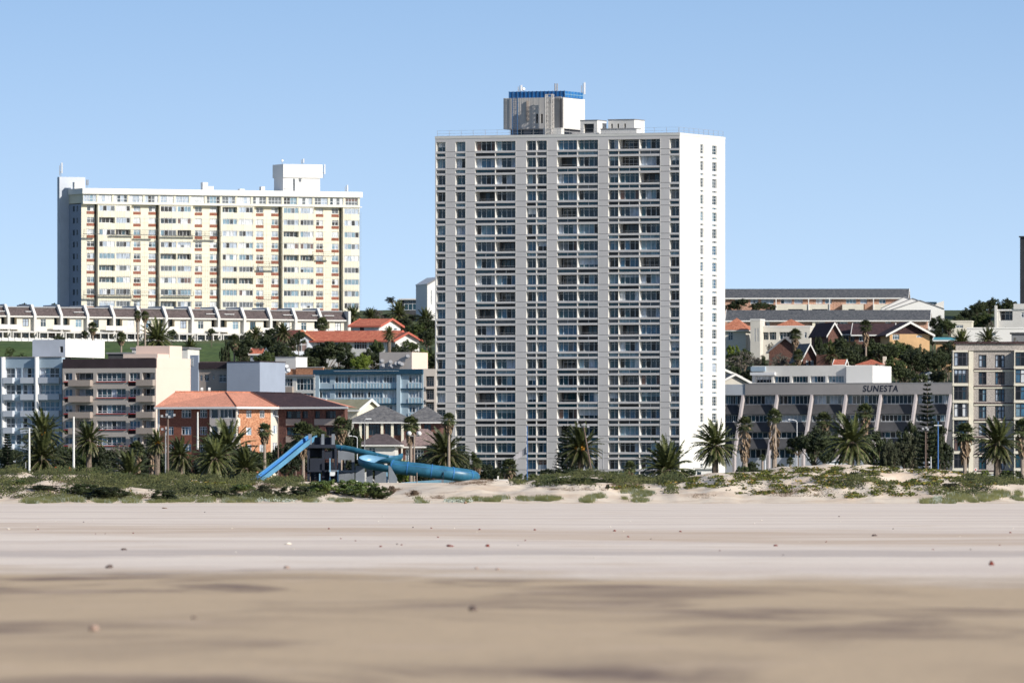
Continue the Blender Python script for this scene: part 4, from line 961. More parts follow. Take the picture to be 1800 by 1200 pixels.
house('brick_tank_room','square red brick block right of the small white-edged gable',1435,1468,1760,626,680,-8,4,'flat',626,'brick_red','brick_red',[],ov=.05,cat='building')
house('red_roofed_cottage','small red roof showing left of the big trees behind the hotel roof',1468,1482,1750,641,680,-8,5,'gable',633,'brick','roof_red',[],ov=.4,cat='cottage')
house('red_roofed_cottage','wider red roof with cream chimney behind the white hotel wall',1508,1550,1755,641,690,-8,7,'hip',631,'brick','roof_red',[],ov=.5,chim=(1549,1555,626,'cream2'),cat='cottage')
house('teal_roofed_shed','ochre shed with teal roof among the trees, right slope',1645,1677,1800,598,625,-6,5,'gable',594,'ochre','teal',[],ov=.5,cat='shed')
house('stepped_house','small cream stepped house above the teal roof, right slope',1672,1708,1900,566,600,-6,6,'flat',566,'cream2','cream2',[(1680,1693,571,576,2)],ov=.1)
house('stepped_house','upper part of the cream stepped house',1668,1685,1905,559,590,-6,6,'flat',559,'cream2','cream2',[],ov=.1) if 0 else None
house('white_long_house','long white flat-roofed house near the right edge of the slope',1700,1815,1860,578,625,-5,9,'flat',576.5,'white','white',[(1740,1750,584,590,2)],ov=.1)
house('grey_house','grey house with dark sloping roof at the right edge of the slope',1778,1830,1780,587,625,-6,9,'flat',586,'grey_md','grey_dk',[],ov=.3)
B,f,W,zE=house('modern_villa','pale modern villa with dark balcony on the right skyline',1748,1835,2010,546,600,-12,10,'flat',545,'offwhite','white',[(1757,1780,546.5,563,3,2.0),(1795,1802,549,558,2)],ov=.1,style='dark'); m=MB().mat('offwhite'); m.box(f.u(1749),f.u(1753),-.5,-.004,-3,f.z(537,0)); m.box(f.u(1782),f.u(1835),-.3,-.004,zE+.31,f.z(534,0)); B.add('parapet',m)
house('distant_tower','slim dark edge of a tower block at the right border of the photo',1793,1850,2120,417,600,-25,14,'flat',417,'grey_dk','grey_dk',[],ov=.2,cat='tower block',side_m='offwhite')
house('gabled_house','pale gabled house with white verge between the tower and the hotel, nearer one',1266,1318,1700,672,720,8,8,'gable',658,'house_wall','roof_slate',[],ov=.5,axis='y')
house('gabled_house','pale gabled house with white verge between the tower and the hotel, farther one',1246,1300,1730,662,720,8,8,'gable',650,'house_wall','roof_slate',[],ov=.5,axis='y')
house('small_gabled_house','small grey weatherboard gable in the trees above the hotel roof',1619,1648,1745,665,700,8,7,'gable',655,'offwhite','grey_md',[],ov=.4,axis='y')
# ================================================================ hotel with slanting fins and the name on its fascia
B=Bld('hotel','long grey hotel with slanting white fins, stepped terraces and its name on the fascia','hotel',1258,1668,856,-22,zb=2.3)
f=B.F(); W=f.u(1674); z=lambda py: f.z(py,f.u(1480))
hs=(z(693.5)-z(725))  # storey
m=MB().mat('sunesta'); a=f.u(1311); m.box(a,W,-.35,13,z(693.5),z(674)); m.mat('bluegrey_lt'); m.box(0,a-.01,-.2,12,z(693.5),z(674.5)); m.mat('metal_grey'); m.box(a,W,-.4,13.05,z(674)+.003,z(672.8)); B.add('fascia',m)
OUT=[0,1.1,2.6,4.1,5.2]; LV=[(693.5,710,725),(728,741,756),(758,770,786),(788,805,856)]
tops=[1307,1367,1428,1488,1549,1611,1672]
def slope_n(py): return .2+ (py-693)/(790-693)*3.3
for i,(t_,b_,c_) in enumerate(LV):
    n0=.1+i*1.15; m=MB(); fr=B.F(-n0+.6); u0_,u1_=fr.u(1262),fr.u(1672-6*i)
    ops=[]
    for j in range(7):
        xa=(1268 if j==0 else tops[j-1])-3.2*i+3; xb=tops[j]-3.2*i-2
        if j==0: xa,xb=1268-2*i,1300-4*i
        ops.append((fr.u(xa),fr.u(xb),z(b_),z(t_+.8),.3))
    wall_open(m,fr,u0_,u1_,z(c_),z(t_),ops,.3,'grey_md' if i<3 else 'bluegrey_lt'); m.mat('grey_dk'); m.box(u0_+.01,u1_-.01,-n0+1.2,12,z(c_),z(t_)-.01)
    if i<3:
        m.mat('grey_dk'); zz0,zz1=z(c_+2),z(b_+1); h=[(u0_,-n0-.9,zz0),(u1_,-n0-.9,zz0),(u1_,-n0+.55,zz1),(u0_,-n0+.55,zz1)]; m.hexa([(x,y,q-.12) for x,y,q in h]+h)
    B.add('storey_wall',m)
    for q in ops: m=MB(); win_into(m,fr,*q[:4],-.2,8 if i<2 else 6,0,'frame','mix' if i<2 else 'dark',bar=.09); B.add('window',m)
for t in tops:
    m=MB().mat('fin'); u=f.u(t); th=.2; n1,n2=.45,5.0; zt_,zb_=z(693.5),z(800)
    p=[(u-th,-n1+.9,zt_),(u-th,-n1,zt_),(u-th,-n2,zb_),(u-th,-n2,0),(u-th,-n2+.9,0),(u-th,-n2+.9,zb_)]
    q=[(u+th,y,zz) for _,y,zz in p]; m.face(p); m.face(q[::-1])
    for k in range(6): l=(k+1)%6; m.face([p[l],p[k],q[k],q[l]])
    B.add('fin',m)
g=B.F(4); zz=z(672.8)+.01; ops=[(g.u(a),g.u(b),z(671.5),z(660),.8) for a,b in ((1328,1356),(1360,1388),(1392,1420),(1424,1451),(1455,1483))]
u0_,u1_=g.u(1322),g.u(1487); m=MB(); wall_open(m,g,u0_,u1_,zz,z(641.5),ops,.8,'offwhite'); solid(m,g,u0_,u1_,zz,z(641.5),10,'offwhite',mr='white'); B.add('upper_storey',m)
for q in ops: window(B,g,*q[:4],-.7,5,0,'frame','mix')
g2=B.F(3.4); m=MB().mat('white'); m.box(g2.u(1487.5),g2.u(1534),3.4,13,zz,z(642.5)); B.add('white_end_wall',m)
m=MB().mat('bluegrey'); m.box(g.u(1321),g.u(1346),3.6,3.99,z(651),z(643)); m.mat('metal_white'); m.box(g.u(1321),g.u(1364),3.3,3.98,z(658),z(653)); B.add('roof_unit',m)
cu=bpy.data.curves.new('name_sign','FONT'); cu.body='SUNESTA'; cu.extrude=.01; cu.offset=.022; cu.shear=.15; cu.space_character=1.12; cu.size=1; tob=bpy.data.objects.new('t',cu); SC.collection.objects.link(tob)
bpy.context.view_layer.update(); dg=bpy.context.evaluated_depsgraph_get(); me=bpy.data.meshes.new_from_object(tob.evaluated_get(dg)); bpy.data.objects.remove(tob)
ux0,ux1=f.u(1516.5,.4),f.u(1578.5,.4); vs=[v.co for v in me.vertices]; mnx=min(v.x for v in vs); mxx=max(v.x for v in vs); mny=min(v.y for v in vs); mxy=max(v.y for v in vs)
zt_,zb_=z(677.3),z(688.8)
for v in me.vertices: v.co=Vector((ux0+(v.co.x-mnx)/(mxx-mnx)*(ux1-ux0), -.366+v.co.z*-1, zb_+(v.co.y-mny)/(mxy-mny)*(zt_-zb_)))
me.materials.clear(); me.materials.append(MT['letter']); so_=bpy.data.objects.new('name_sign',me); SC.collection.objects.link(so_); so_.parent=B.o
# terrace wall in front
t=thing('terrace_wall','low brown terrace wall with pale coping in front of the hotel','wall',(wx(1290,1590),1575,2.2),R(-4)); m=MB().mat('beige_dk'); L_=22; m.box(0,L_,0,.3,0,2.0); m.mat('offwhite'); m.box(-.02,9,-.05,.35,2.003,2.3); m.obj('wall_panel',t)
# ================================================================ stone-coloured flats at the right edge
B=Bld('stone_flats','grey-beige flats with cream bay windows and dark frames at the right edge','apartment building',1673,1450,846,-4,zb=2.2)
f=B.F(); W=f.u(1840); z=lambda py: f.z(py,f.u(1740)); S_=29.8; m=MB(); ops=[]
for r_ in range(8):
    o=S_*r_
    for a,b,n,fm_ in ((1720,1734,2,1),(1749,1766,3,1)): ops.append((f.u(a),f.u(b),z(646+o),z(623.5+o),.3,'g_black',n))
wall_open(m,f,0,W,0,z(616),[o[:6] for o in ops],.3,'stone'); solid(m,f,0,W,0,z(616),12,'stone'); m.mat('stone'); m.box(f.u(1680),W,-.3,12,z(616)+.003,z(604)); m.mat('roof_brown'); m.box(f.u(1677),W+.2,-.6,12.2,z(604)+.003,z(600.5)); m.mat('cream2'); m.fbox(f,f.u(1703),f.u(1711),.003,.15,0,z(616)); B.add('wall',m)
for o in ops: window(B,f,*o[:4],-.22,o[6],.38,'frame_dk','mix',bar=.13,rows=None)
for r_ in range(8):
    o=S_*r_
    for bi,(a,b) in enumerate(((1676,1708),(1784,1822))):
        g=B.F(-1.3); m=MB(); u0_,u1_=g.u(a),g.u(b-9); zt,zb_=z(619+o),z(643.5+o)
        m.mat('cream2'); m.box(u0_-.15,u1_+.25,-1.5,-.004,zb_-.42,zb_); m.box(u0_-.1,u1_+.2,-1.4,-.004,zt,zt+.28); m.box(u0_-.1,u0_+.05,-1.36,-.004,zb_+.002,zt-.002); m.mat('g_navy'); m.box(u0_+.06,u1_-.02,-1.15,-.01,zb_+.003,zt-.003)
        win_into(m,g,u0_+.06,u1_,zb_+.01,zt-.01,-.08,3,.35,'frame_dk','mix',bar=.12)
        s=Frame(B,u1_+.03,-1.3,0,1); win_into(m,s,0,1.25,zb_+.01,zt-.01,-.0,2,.35,'frame_dk','lit',bar=.1); B.add('bay_window',m)
    m=MB().mat('roof_brown'); m.fbox(f,f.u(1712),f.u(1783),.003,.2,z(649.8+o),z(648+o)); m.mat('cream2'); m.fbox(f,f.u(1712),f.u(1783),.003,.12,z(653+o),z(650+o)); B.add('floor_band',m)
# ================================================================ plants
def vv(az,el): return Vector((cos(az)*cos(el),sin(az)*cos(el),sin(el)))
def strip(mb,pts,w0,w1,side):
    for i in range(len(pts)-1):
        a,b=pts[i],pts[i+1]; n=len(pts)-1; wa=w0+(w1-w0)*i/n; wb=w0+(w1-w0)*(i+1)/n
        mb.face([tuple(a-side*wa),tuple(a+side*wa),tuple(b+side*wb),tuple(b-side*wb)])
def frond(mb,o,az,el,L_,droop,mleaf,mst,rng,nl=18,lw=.26,ll=.17):
    d=vv(az,el); p=Vector(o); seg=8; pts=[p.copy()]; side=Vector((-sin(az),cos(az),0)); dirs=[]
    wind=Vector((-.05*rng.random(),0,0))
    for i in range(seg):
        d=(d+wind).normalized()
        dirs.append(d.copy()); p=p+d*(L_/seg); pts.append(p.copy()); d=(d+Vector((0,0,-droop/seg*(.4+1.4*i/seg)))).normalized()
    mb.mat(mst); strip(mb,pts,.055*L_/3.5,.015,side)
    mb.mat(mleaf)
    for k in range(nl):
        t=.12+.86*(k+.5)/nl; i=min(seg-1,int(t*seg)); q=pts[i].lerp(pts[i+1],t*seg-i); dd=dirs[i]; up=side.cross(dd)
        w_=ll*L_*(sin(pi*min(1,t*.9+.12))**.6)*rng.uniform(.8,1.15)
        for s_ in (-1,1):
            tip=q+dd*(w_*.65)+side*(s_*w_*.75)+up*(w_*rng.uniform(.0,.35))+Vector((0,0,-w_*.18)); b=dd*(lw*L_/7)
            mb.face([tuple(q-b),tuple(q+b),tuple(tip)])
def trunk_mesh(mb,h,r0,r1,lean=(0,0),m='bark',n=9,rough=.12,rng=random):
    mb.mat(m); k=max(5,int(h/.45)); rows=[]
    for i in range(k+1):
        t=i/k; r=(r0+(r1-r0)*t)*(1+rng.uniform(-rough,rough)); c=Vector((lean[0]*t*t,lean[1]*t*t,-.4+(h+.4)*t)); row=[]
        for j in range(n):
            a=2*pi*j/n; row.append(len(mb.v)); mb.v.append((c.x+r*cos(a),c.y+r*sin(a),c.z))
        rows.append(row)
    for i in range(k):
        for j in range(n): mb.f.append((rows[i][j],rows[i][(j+1)%n],rows[i+1][(j+1)%n],rows[i+1][j])); mb.mi.append(mb.cur)
def base(px,D): x=wx(px,D); return Vector((x,D,H(x,D)))
def date_palm(px,D,ytop,hw,label,trunk_r=.34,lean=0,up=1.0,n=76,fruit=False,dead=8,ybase=None,rfac=1.0):
    rng=random.Random(int(px*7+D)); b=base(px,D)
    if ybase: b.z=wz(ybase,D)
    R_=hw*D/K*rfac*1.14; h=max(.25,wz(ytop,D)-b.z-R_*.86*up); t=thing('date_palm',label,'palm tree',b); lx=lean*D/K
    m=MB(); trunk_mesh(m,h,trunk_r*1.15,trunk_r,(lx,0),'bark',rng=rng); 
    m.ball((lx,0,h),trunk_r*1.5,trunk_r*1.5,.55,9,5,.1); m.obj('trunk',t)
    m=MB(); o=Vector((lx,0,h+.3))
    for i in range(n):
        q=(i+.5)/n; el=R(86-135*q**.9)+rng.uniform(-.1,.1); az=i*2.39996+rng.uniform(-.15,.15)
        Lf_=R_*1.12*(1.02-.12*q)*rng.uniform(.88,1.08)
        frond(m,o,az,el,Lf_,(.85 if q<.3 else 1.15)*rng.uniform(.8,1.2),'leaf_palm','leaf_dead' if q>.35 else 'leaf_fan',rng)
    m.obj('crown',t)
    m=MB()
    for i in range(dead): frond(m,o-Vector((0,0,.2)),rng.uniform(0,6.3),R(rng.uniform(-65,-35)),R_*rng.uniform(.6,.85),.5,'leaf_dead','leaf_dead',rng,nl=9,ll=.12)
    m.obj('dead_fronds',t)
    if fruit:
        m=MB().mat('fruit')
        for i in range(7):
            az=rng.uniform(-2.8,-.3); q=o+vv(az,.2)*R_*.22; m.ball(tuple(q),.16*R_/3,.16*R_/3,.22*R_/3,6,4,.2)
        m.obj('fruit_bunch',t,kind='stuff')
    return t
def fan_palm(px,D,ytop,hw,label,trunk_r=.17,skirt=.5,n=46,ybase=None,lean=0,m_tr='bark_pale'):
    rng=random.Random(int(px*3+D)); b=base(px,D)
    if ybase: b.z=wz(ybase,D)
    R_=hw*D/K*1.1; h=max(.3,wz(ytop,D)-b.z-R_*.95); t=thing('fan_palm',label,'palm tree',b); lx=lean*D/K
    m=MB(); trunk_mesh(m,h,trunk_r*1.3,trunk_r,(lx,0),m_tr,rng=rng,rough=.06); m.obj('trunk',t)
    m=MB(); o=Vector((lx,0,h))
    for i in range(n):
        q=(i+.5)/n; el=R(85-125*q)+rng.uniform(-.12,.12); az=i*2.39996+rng.uniform(-.2,.2); d=vv(az,el); side=Vector((-sin(az),cos(az),0)); up=side.cross(d)
        pl=R_*rng.uniform(.4,.55); c=o+d*pl; m.mat('leaf_fan'); strip(m,[o,c],.02,.02,side)
        bl=R_*rng.uniform(.5,.62); m.mat('leaf_fan')
        for k in range(11):
            a=R(-95+190*k/10); dd=(d*cos(a)+side*sin(a)).normalized(); tip=c+dd*bl*(1-.22*abs(a))+Vector((0,0,-bl*.22))+up*rng.uniform(-.1,.1)*bl
            a2=dd.cross(up)*bl*.1; m.face([tuple(c),tuple(c+dd*bl*.55-a2),tuple(tip),tuple(c+dd*bl*.55+a2)])
    m.obj('crown',t)
    if skirt:
        m=MB().mat('leaf_dead'); sl_=skirt*R_*2
        for i in range(60):
            az=rng.uniform(0,2*pi); z=h-rng.uniform(-.1,sl_); rr=trunk_r+.05+R_*.42*(1-(h-z)/(sl_+.1)*.75); q=Vector((lx+cos(az)*trunk_r,sin(az)*trunk_r,z+.1)); e=Vector((lx+cos(az)*rr,sin(az)*rr,z-R_*.35)); s_=Vector((-sin(az),cos(az),0))*R_*.13
            m.face([tuple(q),tuple(e-s_),tuple(e+Vector((0,0,-R_*.25))),tuple(e+s_)])
        m.obj('dead_fronds',t)
    return t
# ---- leafy trees: a few crown shapes, each copied with its own size and turn
PROTO={}
def crown_proto(kind):
    if kind in PROTO: return PROTO[kind]
    rng=random.Random({'round':1,'spread':2,'tall':3,'sparse':4,'bush':5,'umbrella':6}[kind])
    cfg={'round':(105,.22,66,.34,1),'spread':(110,.36,62,.27,1),'tall':(115,.06,60,.26,1),'sparse':(60,.25,34,.30,1),'bush':(125,-.1,66,.30,1),'umbrella':(70,.62,56,.30,1)}[kind]
    nc,zb,nl,cr,_=cfg; m=MB().mat('leaf_dark'); lobes=[]
    for i in range(6): a=rng.uniform(0,6.28); lobes.append((cos(a)*.42,sin(a)*.42,rng.uniform(-.35,.45),rng.uniform(.45,.62)))
    lobes.append((0,0,.25,.68)); cl=[]
    while len(cl)<nc:
        l=rng.choice(lobes); d=Vector((rng.gauss(0,1),rng.gauss(0,1),rng.gauss(0,1))).normalized()*l[3]*rng.uniform(.7,1)
        p=Vector((l[0]+d.x,l[1]+d.y,l[2]+d.z)); 
        if p.length<1.05: cl.append(p)
    zc=(1+zb)/2; hz=(1-zb)/2
    for c in cl:
        r_=cr*rng.uniform(.55,1.05)*.62
        for k in range(nl):
            d=Vector((rng.gauss(0,1),rng.gauss(0,1),rng.gauss(0,.8))).normalized()*r_*rng.uniform(.55,1.0); p=c+d
            s_=rng.uniform(.030,.058); a=Vector((rng.gauss(0,1),rng.gauss(0,1),rng.gauss(0,1))).normalized(); b=(a.cross(d.normalized()+Vector((.01,0,0)))).normalized()
            q=[p+a*s_,p+b*s_*.7,p-a*s_,p-b*s_*.7]; m.face([(v.x,v.y,zc+v.z*hz) for v in q])
    t=MB().mat('bark'); t.tube((0,0,-2.5),(0,0,-.08),.055,.05,7); t.tube((0,0,-.08),(0,0,max(.1,zb+.15)),.05,.035,7)
    for c in cl[:14]: t.tube((0,0,max(.05,zb)),(c.x*.85,c.y*.85,zc+c.z*hz*.85),.022,.006,5,False)
    PROTO[kind]=(m.mesh('crown'),t.mesh('trunk')); return PROTO[kind]
CM={}
def crown_mesh(kind,leaf):
    if (kind,leaf) not in CM:
        me=crown_proto(kind)[0].copy(); me.materials.clear(); me.materials.append(MT[leaf]); CM[(kind,leaf)]=me
    return CM[(kind,leaf)]
def tree(px,D,ytop,hw,label,kind='round',leaf='leaf_dark',name='leafy_tree',cat='tree',group=None,ybase=None,sink=.3):
    b=base(px,D); 
    if ybase: b.z=wz(ybase,D)
    h=max(.6,wz(ytop,D)-b.z+sink); r=hw*D/K; t=thing(name,label,cat,(b.x,b.y,b.z-sink),0,group)
    t.scale=(r,r,h); t.rotation_euler[2]=(px*1.7)%6.28
    q=max(.3,min(1,2.1*r/h)) if kind in ('round','bush','spread','sparse') else 1; zb={'round':.22,'spread':.36,'tall':.06,'sparse':.25,'bush':-.1,'umbrella':.62}[kind]
    for nm,me in (('crown',crown_mesh(kind,leaf)),('trunk',crown_proto(kind)[1])):
        o=bpy.data.objects.new(nm,me); SC.collection.objects.link(o); o.parent=t
        o.scale=(1,1,q); o.location.z=1-q
    return t
def norfolk(px,D,ytop,hw,label,ybase=None,tiers=17):
    rng=random.Random(int(px)); b=base(px,D)
    if ybase: b.z=wz(ybase,D)
    h=wz(ytop,D)-b.z; R_=hw*D/K; t=thing('norfolk_pine',label,'pine tree',b)
    m=MB(); trunk_mesh(m,h*.98,.16,.03,(0,0),'bark',rng=rng); m.obj('trunk',t)
    m=MB()
    for i in range(tiers):
        q=(i+.5)/tiers; z=h*(.12+.86*q); L_=R_*(1-q*.86)**.8
        for k in range(7):
            az=2*pi*k/7+i*.5+rng.uniform(-.1,.1); side=Vector((-sin(az),cos(az),0)); o=Vector((0,0,z)); e=vv(az,R(6))*L_+Vector((0,0,z)); m.mat('leaf_pine'); 
            for j in range(14):
                tt=.15+.85*(j+.5)/14; p=o.lerp(e,tt)+Vector((0,0,.10*L_*(tt**2)))
                for s_ in (-1,1):
                    w_=L_*.3*(1.1-tt)+.10; tip=p+side*s_*w_+vv(az,0)*w_*.5+Vector((0,0,rng.uniform(0,.22)*w_)); m.face([tuple(p-vv(az,0)*.09),tuple(p+vv(az,0)*.09+Vector((0,0,.07))),tuple(tip)])
                m.face([tuple(p-side*.1),tuple(p+side*.1),tuple(p+Vector((0,0,.25))+vv(az,0)*.1)])
    m.obj('crown',t); return t
# ---- date palms along the seafront
DP=[(71,1150,731,38,'tall date palm with orange fruit standing before the blue-grey flats, far left',dict(fruit=True,lean=4)),
(82,1135,768,44,'lower date palm with pale leaning trunk in front of the tallest far-left palm',dict(lean=-8)),
(156,1200,748,31,'date palm with bunched upright fronds in front of the brown banded flats',{}),
(228,1010,800,44,'low stemless date palm spreading behind the sandy gap in the dune',dict(n=64,dead=2)),
(276,1220,762,22,'small date palm between the brown flats and the floodlight pole',dict(fruit=True)),
(316,1160,776,30,'dark date palm just right of the floodlight pole',{}),
(352,1130,776,36,'date palm with slanting pale trunk before the brick block',dict(lean=24)),
(398,1180,752,52,'largest date palm of the left group, in front of the brick block',dict(n=80,dead=16)),
(432,1165,792,38,'date palm with hanging brown fronds right of the largest left palm',dict(dead=22)),
(782,1180,762,42,'dark date palm at the left foot of the grey tower',dict(dead=5)),
(1020,1190,755,40,'date palm with orange fruit stalks before the middle of the tower',dict(fruit=True,dead=12)),
(1172,1080,783,50,'low date palm with spreading fronds at the tower\'s right corner',dict(dead=4)),
(1257,1120,749,40,'date palm in front of the white side of the tower',dict(dead=12)),
(1496,1130,736,48,'big date palm in front of the hotel',dict(dead=18,n=74)),
(1753,1130,744,42,'date palm with thick bare trunk beside the white car',dict(dead=12,trunk_r=.42)),
(277,1905,569,33,'dark date palm on the lawn below the terrace houses',{}),
(335,1880,600,17,'small date palm on the lawn right of the dark lawn palm',{}),
(620,2060,541,18,'date palm at the right end of the terrace row',{}),
(651,2070,545,17,'date palm on the ridge, between the terrace row and the red roof',{}),
(701,2060,535,22,'tall date palm above the upper red roof',{}),
(748,2060,546,20,'date palm on the ridge beside the tower\'s left edge',{}),
(1395,1740,655,14,'small palm behind the hotel roof, left part',{}) if 0 else (1690,1720,585,22,'date palm above the grey-beige flats, left one of the pair',{}),
(1737,1720,580,22,'date palm above the grey-beige flats, right one of the pair',{}),
(1462,1760,612,16,'small date palm in the trees right of the brick gable',{}),
(498,1830,572,18,'date palm among the trees left of the red-roofed house',{}),
(450,1860,578,16,'date palm in the trees right of the grey shed',{}),
(684,1770,578,13,'small palm in front of the long red-roofed house',{}),
]
for px,D,yt,hw,lb,kw in DP: date_palm(px,D,yt,hw,lb,**kw)
FP=[(465,1180,741,15,'fan palm against the bright brick end wall',{}),(533,1170,738,26,'bushy fan palm behind the top of the blue slide',dict(n=60)),
(599,1180,730,18,'fan palm behind the slide tower, right side',{}),(722,1150,728,18,'fan palm with brown skirt before the blue block',dict(skirt=.7)),
(789,1120,722,15,'slender tall fan palm against the tower\'s left edge',dict(trunk_r=.14)),(1309,1250,729,17,'fan palm with thick brown skirt, left of the two before the hotel',dict(skirt=1.6,trunk_r=.3)),
(1361,1250,716,16,'fan palm with thick brown skirt, taller of the two before the hotel',dict(skirt=1.8,trunk_r=.3)),(1448,1300,721,18,'fan palm behind the dark round tree before the hotel',dict(skirt=.8)),
(1520,1300,706,18,'fan palm before the hotel, under its name sign',dict(skirt=.8)),(1696,1140,739,22,'fan palm with ragged yellow skirt in front of the grey-beige flats',dict(skirt=.9,trunk_r=.2)),
(1797,1150,733,20,'fan palm cut by the right edge of the photo',dict(skirt=.9)),(1398,1790,575,13,'fan palm over the cream house on the right slope',dict(skirt=.9)),(1403,1750,612,12,'fan palm left of the small white-edged gable',dict(skirt=.9)),
(1522,1760,560,13,'tall fan palm in front of the broad dark roof, right slope',dict(skirt=1.0)),(163,1880,564,11,'fan palm before the terrace houses, left of the round lawn palm',dict(skirt=.3)),
(213,1870,582,11,'short fan palm on the lawn above the pink flats',dict(skirt=.3)),(242,1900,544,9,'left of two thin fan palms before the terrace houses',dict(skirt=.4)),(255,1900,545,9,'right of two thin fan palms before the terrace houses',dict(skirt=.4)),
(566,1960,556,14,'feathery palm before the right end of the terrace row',dict(skirt=.2)),(1107,1200,808,14,'short bushy palm between the tower foot and the hedge',dict(skirt=.5)),(412,1830,585,14,'palm in the trees below the terrace row, near the white wall end',dict(skirt=.3)),
(895,1080,803,18,'clump-leaved short palm right of the slide end',dict(skirt=.8)),(838,1190,802,12,'small palm with yellow leaves behind the end of the blue tube',dict(skirt=.6)),(1484,1300,800,8,'tiny palm in a pot before the hotel terrace',dict(skirt=.1)),
(1340,1400,797,7,'small bright palm in a pot on the hotel terrace',dict(skirt=0)),(1389,1400,802,8,'small green palm on the hotel terrace, right of the tall fan palms',dict(skirt=0)),
(268,1240,770,16,'grey dry palm among the shrubs left of the floodlight pole',dict(skirt=1.2)),(240,1230,772,17,'dry palm with hanging leaves right of the brown flats\' foot',dict(skirt=1.2))]
for px,D,yt,hw,lb,kw in FP: fan_palm(px,D,yt,hw,lb,**kw)
norfolk(1630,1200,671,28,'dark tiered pine in front of the right end of the hotel',tiers=20)
norfolk(997,1200,747,30,'dark tiered pine before the middle of the tower')
norfolk(13,1200,762,17,'small tiered pine at the left edge of the photo')
T=tree
# dark belt along the seafront
for px,D,yt,hw,lb,kd,lf in [
 (8,1240,786,26,'dark tree at the left edge beside the small pine','round','leaf_dark'),(45,1260,800,26,'dark shrub between the two left flag poles','bush','leaf_dark'),(112,1250,786,26,'dark shrub just left of the white pole','bush','leaf_dark'),
 (145,1240,793,28,'grey-green shrub right of the white pole','bush','leaf_mid'),(180,1230,790,26,'dark shrub in front of the brown flats\' foot','bush','leaf_dark'),(210,1260,775,24,'grey dry bush before the brown flats','sparse','leaf_grey'),
 (245,1270,790,30,'dark shrub left of the floodlight pole','bush','leaf_dark'),(292,1250,793,28,'dark shrub behind the floodlight pole','bush','leaf_dark'),(345,1270,800,34,'dark shrub behind the slanting palm trunk','bush','leaf_dark'),
 (420,1270,798,40,'dark shrub behind the largest left palm','bush','leaf_dark'),(462,1260,790,26,'green shrub at the foot of the brick end wall','bush','leaf_mid'),(500,1240,775,30,'dark tree under the straight slide','bush','leaf_dark'),
 (545,1250,770,32,'dark tree behind the slide tower','bush','leaf_dark'),(585,1250,765,26,'dark tree right of the slide tower','round','leaf_dark'),(618,1230,730,20,'dark tree between the brown roof and the pavilion','tall','leaf_dark'),
 (625,1220,790,28,'dark shrub behind the slide walls','bush','leaf_dark'),(672,1200,805,28,'dark shrub below the slide bend','bush','leaf_dark'),(708,1215,803,24,'bright shrub behind the slide bend','bush','leaf_bright'),
 (745,1210,798,30,'dark shrub behind the blue tube, middle','bush','leaf_dark'),(808,1240,786,30,'dark shrub beside the slender tall palm','bush','leaf_dark'),(850,1230,812,30,'dark hedge behind the end of the tube','bush','leaf_dark'),
 (885,1220,818,28,'dark hedge right of the tube\'s end','bush','leaf_dark'),(925,1210,830,24,'low hedge below the tower\'s dark pennant','bush','leaf_mid'),(968,1180,821,30,'rounded dark hedge left of the tiered pine','bush','leaf_dark'),(1005,1150,820,26,'dark shrub at the foot of the tiered pine','bush','leaf_dark'),
 (1075,1100,829,22,'low dark hedge before the tower\'s white podium','bush','leaf_dark'),(1120,1090,832,26,'low green hedge left of the low spreading palm','bush','leaf_mid'),(1210,1100,822,22,'dark low shrub between the two palms at the tower corner','bush','leaf_dark'),
 (1430,1280,748,44,'dense dark round tree before the hotel','round','leaf_dark'),(1403,1290,762,24,'dark leafy tree left of the dense round tree','round','leaf_dark'),(1462,1290,760,30,'dark tree right of the dense round tree','round','leaf_dark'),
 (1545,1260,752,34,'dark tree right of the big hotel palm','tall','leaf_dark'),(1592,1230,758,34,'feathery grey-green casuarina before the hotel','tall','leaf_casu'),(1568,1225,772,24,'shorter feathery casuarina left of the tall one','tall','leaf_casu'),
 (1640,1270,735,30,'dark tree behind the blue pole','tall','leaf_dark'),(1600,1290,735,30,'dark tree behind the casuarinas','tall','leaf_dark'),(1660,1280,765,20,'dark tree beside the left corner of the grey-beige flats','tall','leaf_dark'),
 (1780,1110,825,26,'low dark shrub right of the white car','bush','leaf_mid'),(1690,1120,832,22,'low green shrub at the foot of the ragged fan palm','bush','leaf_mid'),(1650,1200,835,22,'low dark shrub at the blue pole\'s foot','bush','leaf_dark'),
 (1370,1350,812,14,'dark hedge before the hotel terrace, right part','bush','leaf_dark'),(1325,1350,808,18,'dark hedge before the hotel terrace, left part','bush','leaf_dark')]:
    T(px,D,yt,hw,lb,kd,lf,name='shrub' if kd=='bush' else 'leafy_tree',cat='shrub' if kd=='bush' else 'tree')
for px,D,yt,hw,lb in ((1306,1060,816,16,'trimmed green hedge block, left of two before the hotel'),(1360,1060,818,17,'trimmed green hedge block, right of two before the hotel'),(1730,1150,824,9,'round clipped bush left of the thick palm trunk'),(1767,1150,825,9,'round clipped bush right of the thick palm trunk')):
    T(px,D,yt,hw,lb,'bush','leaf_bright' if hw<12 else 'leaf_mid',name='clipped_bush',cat='bush')
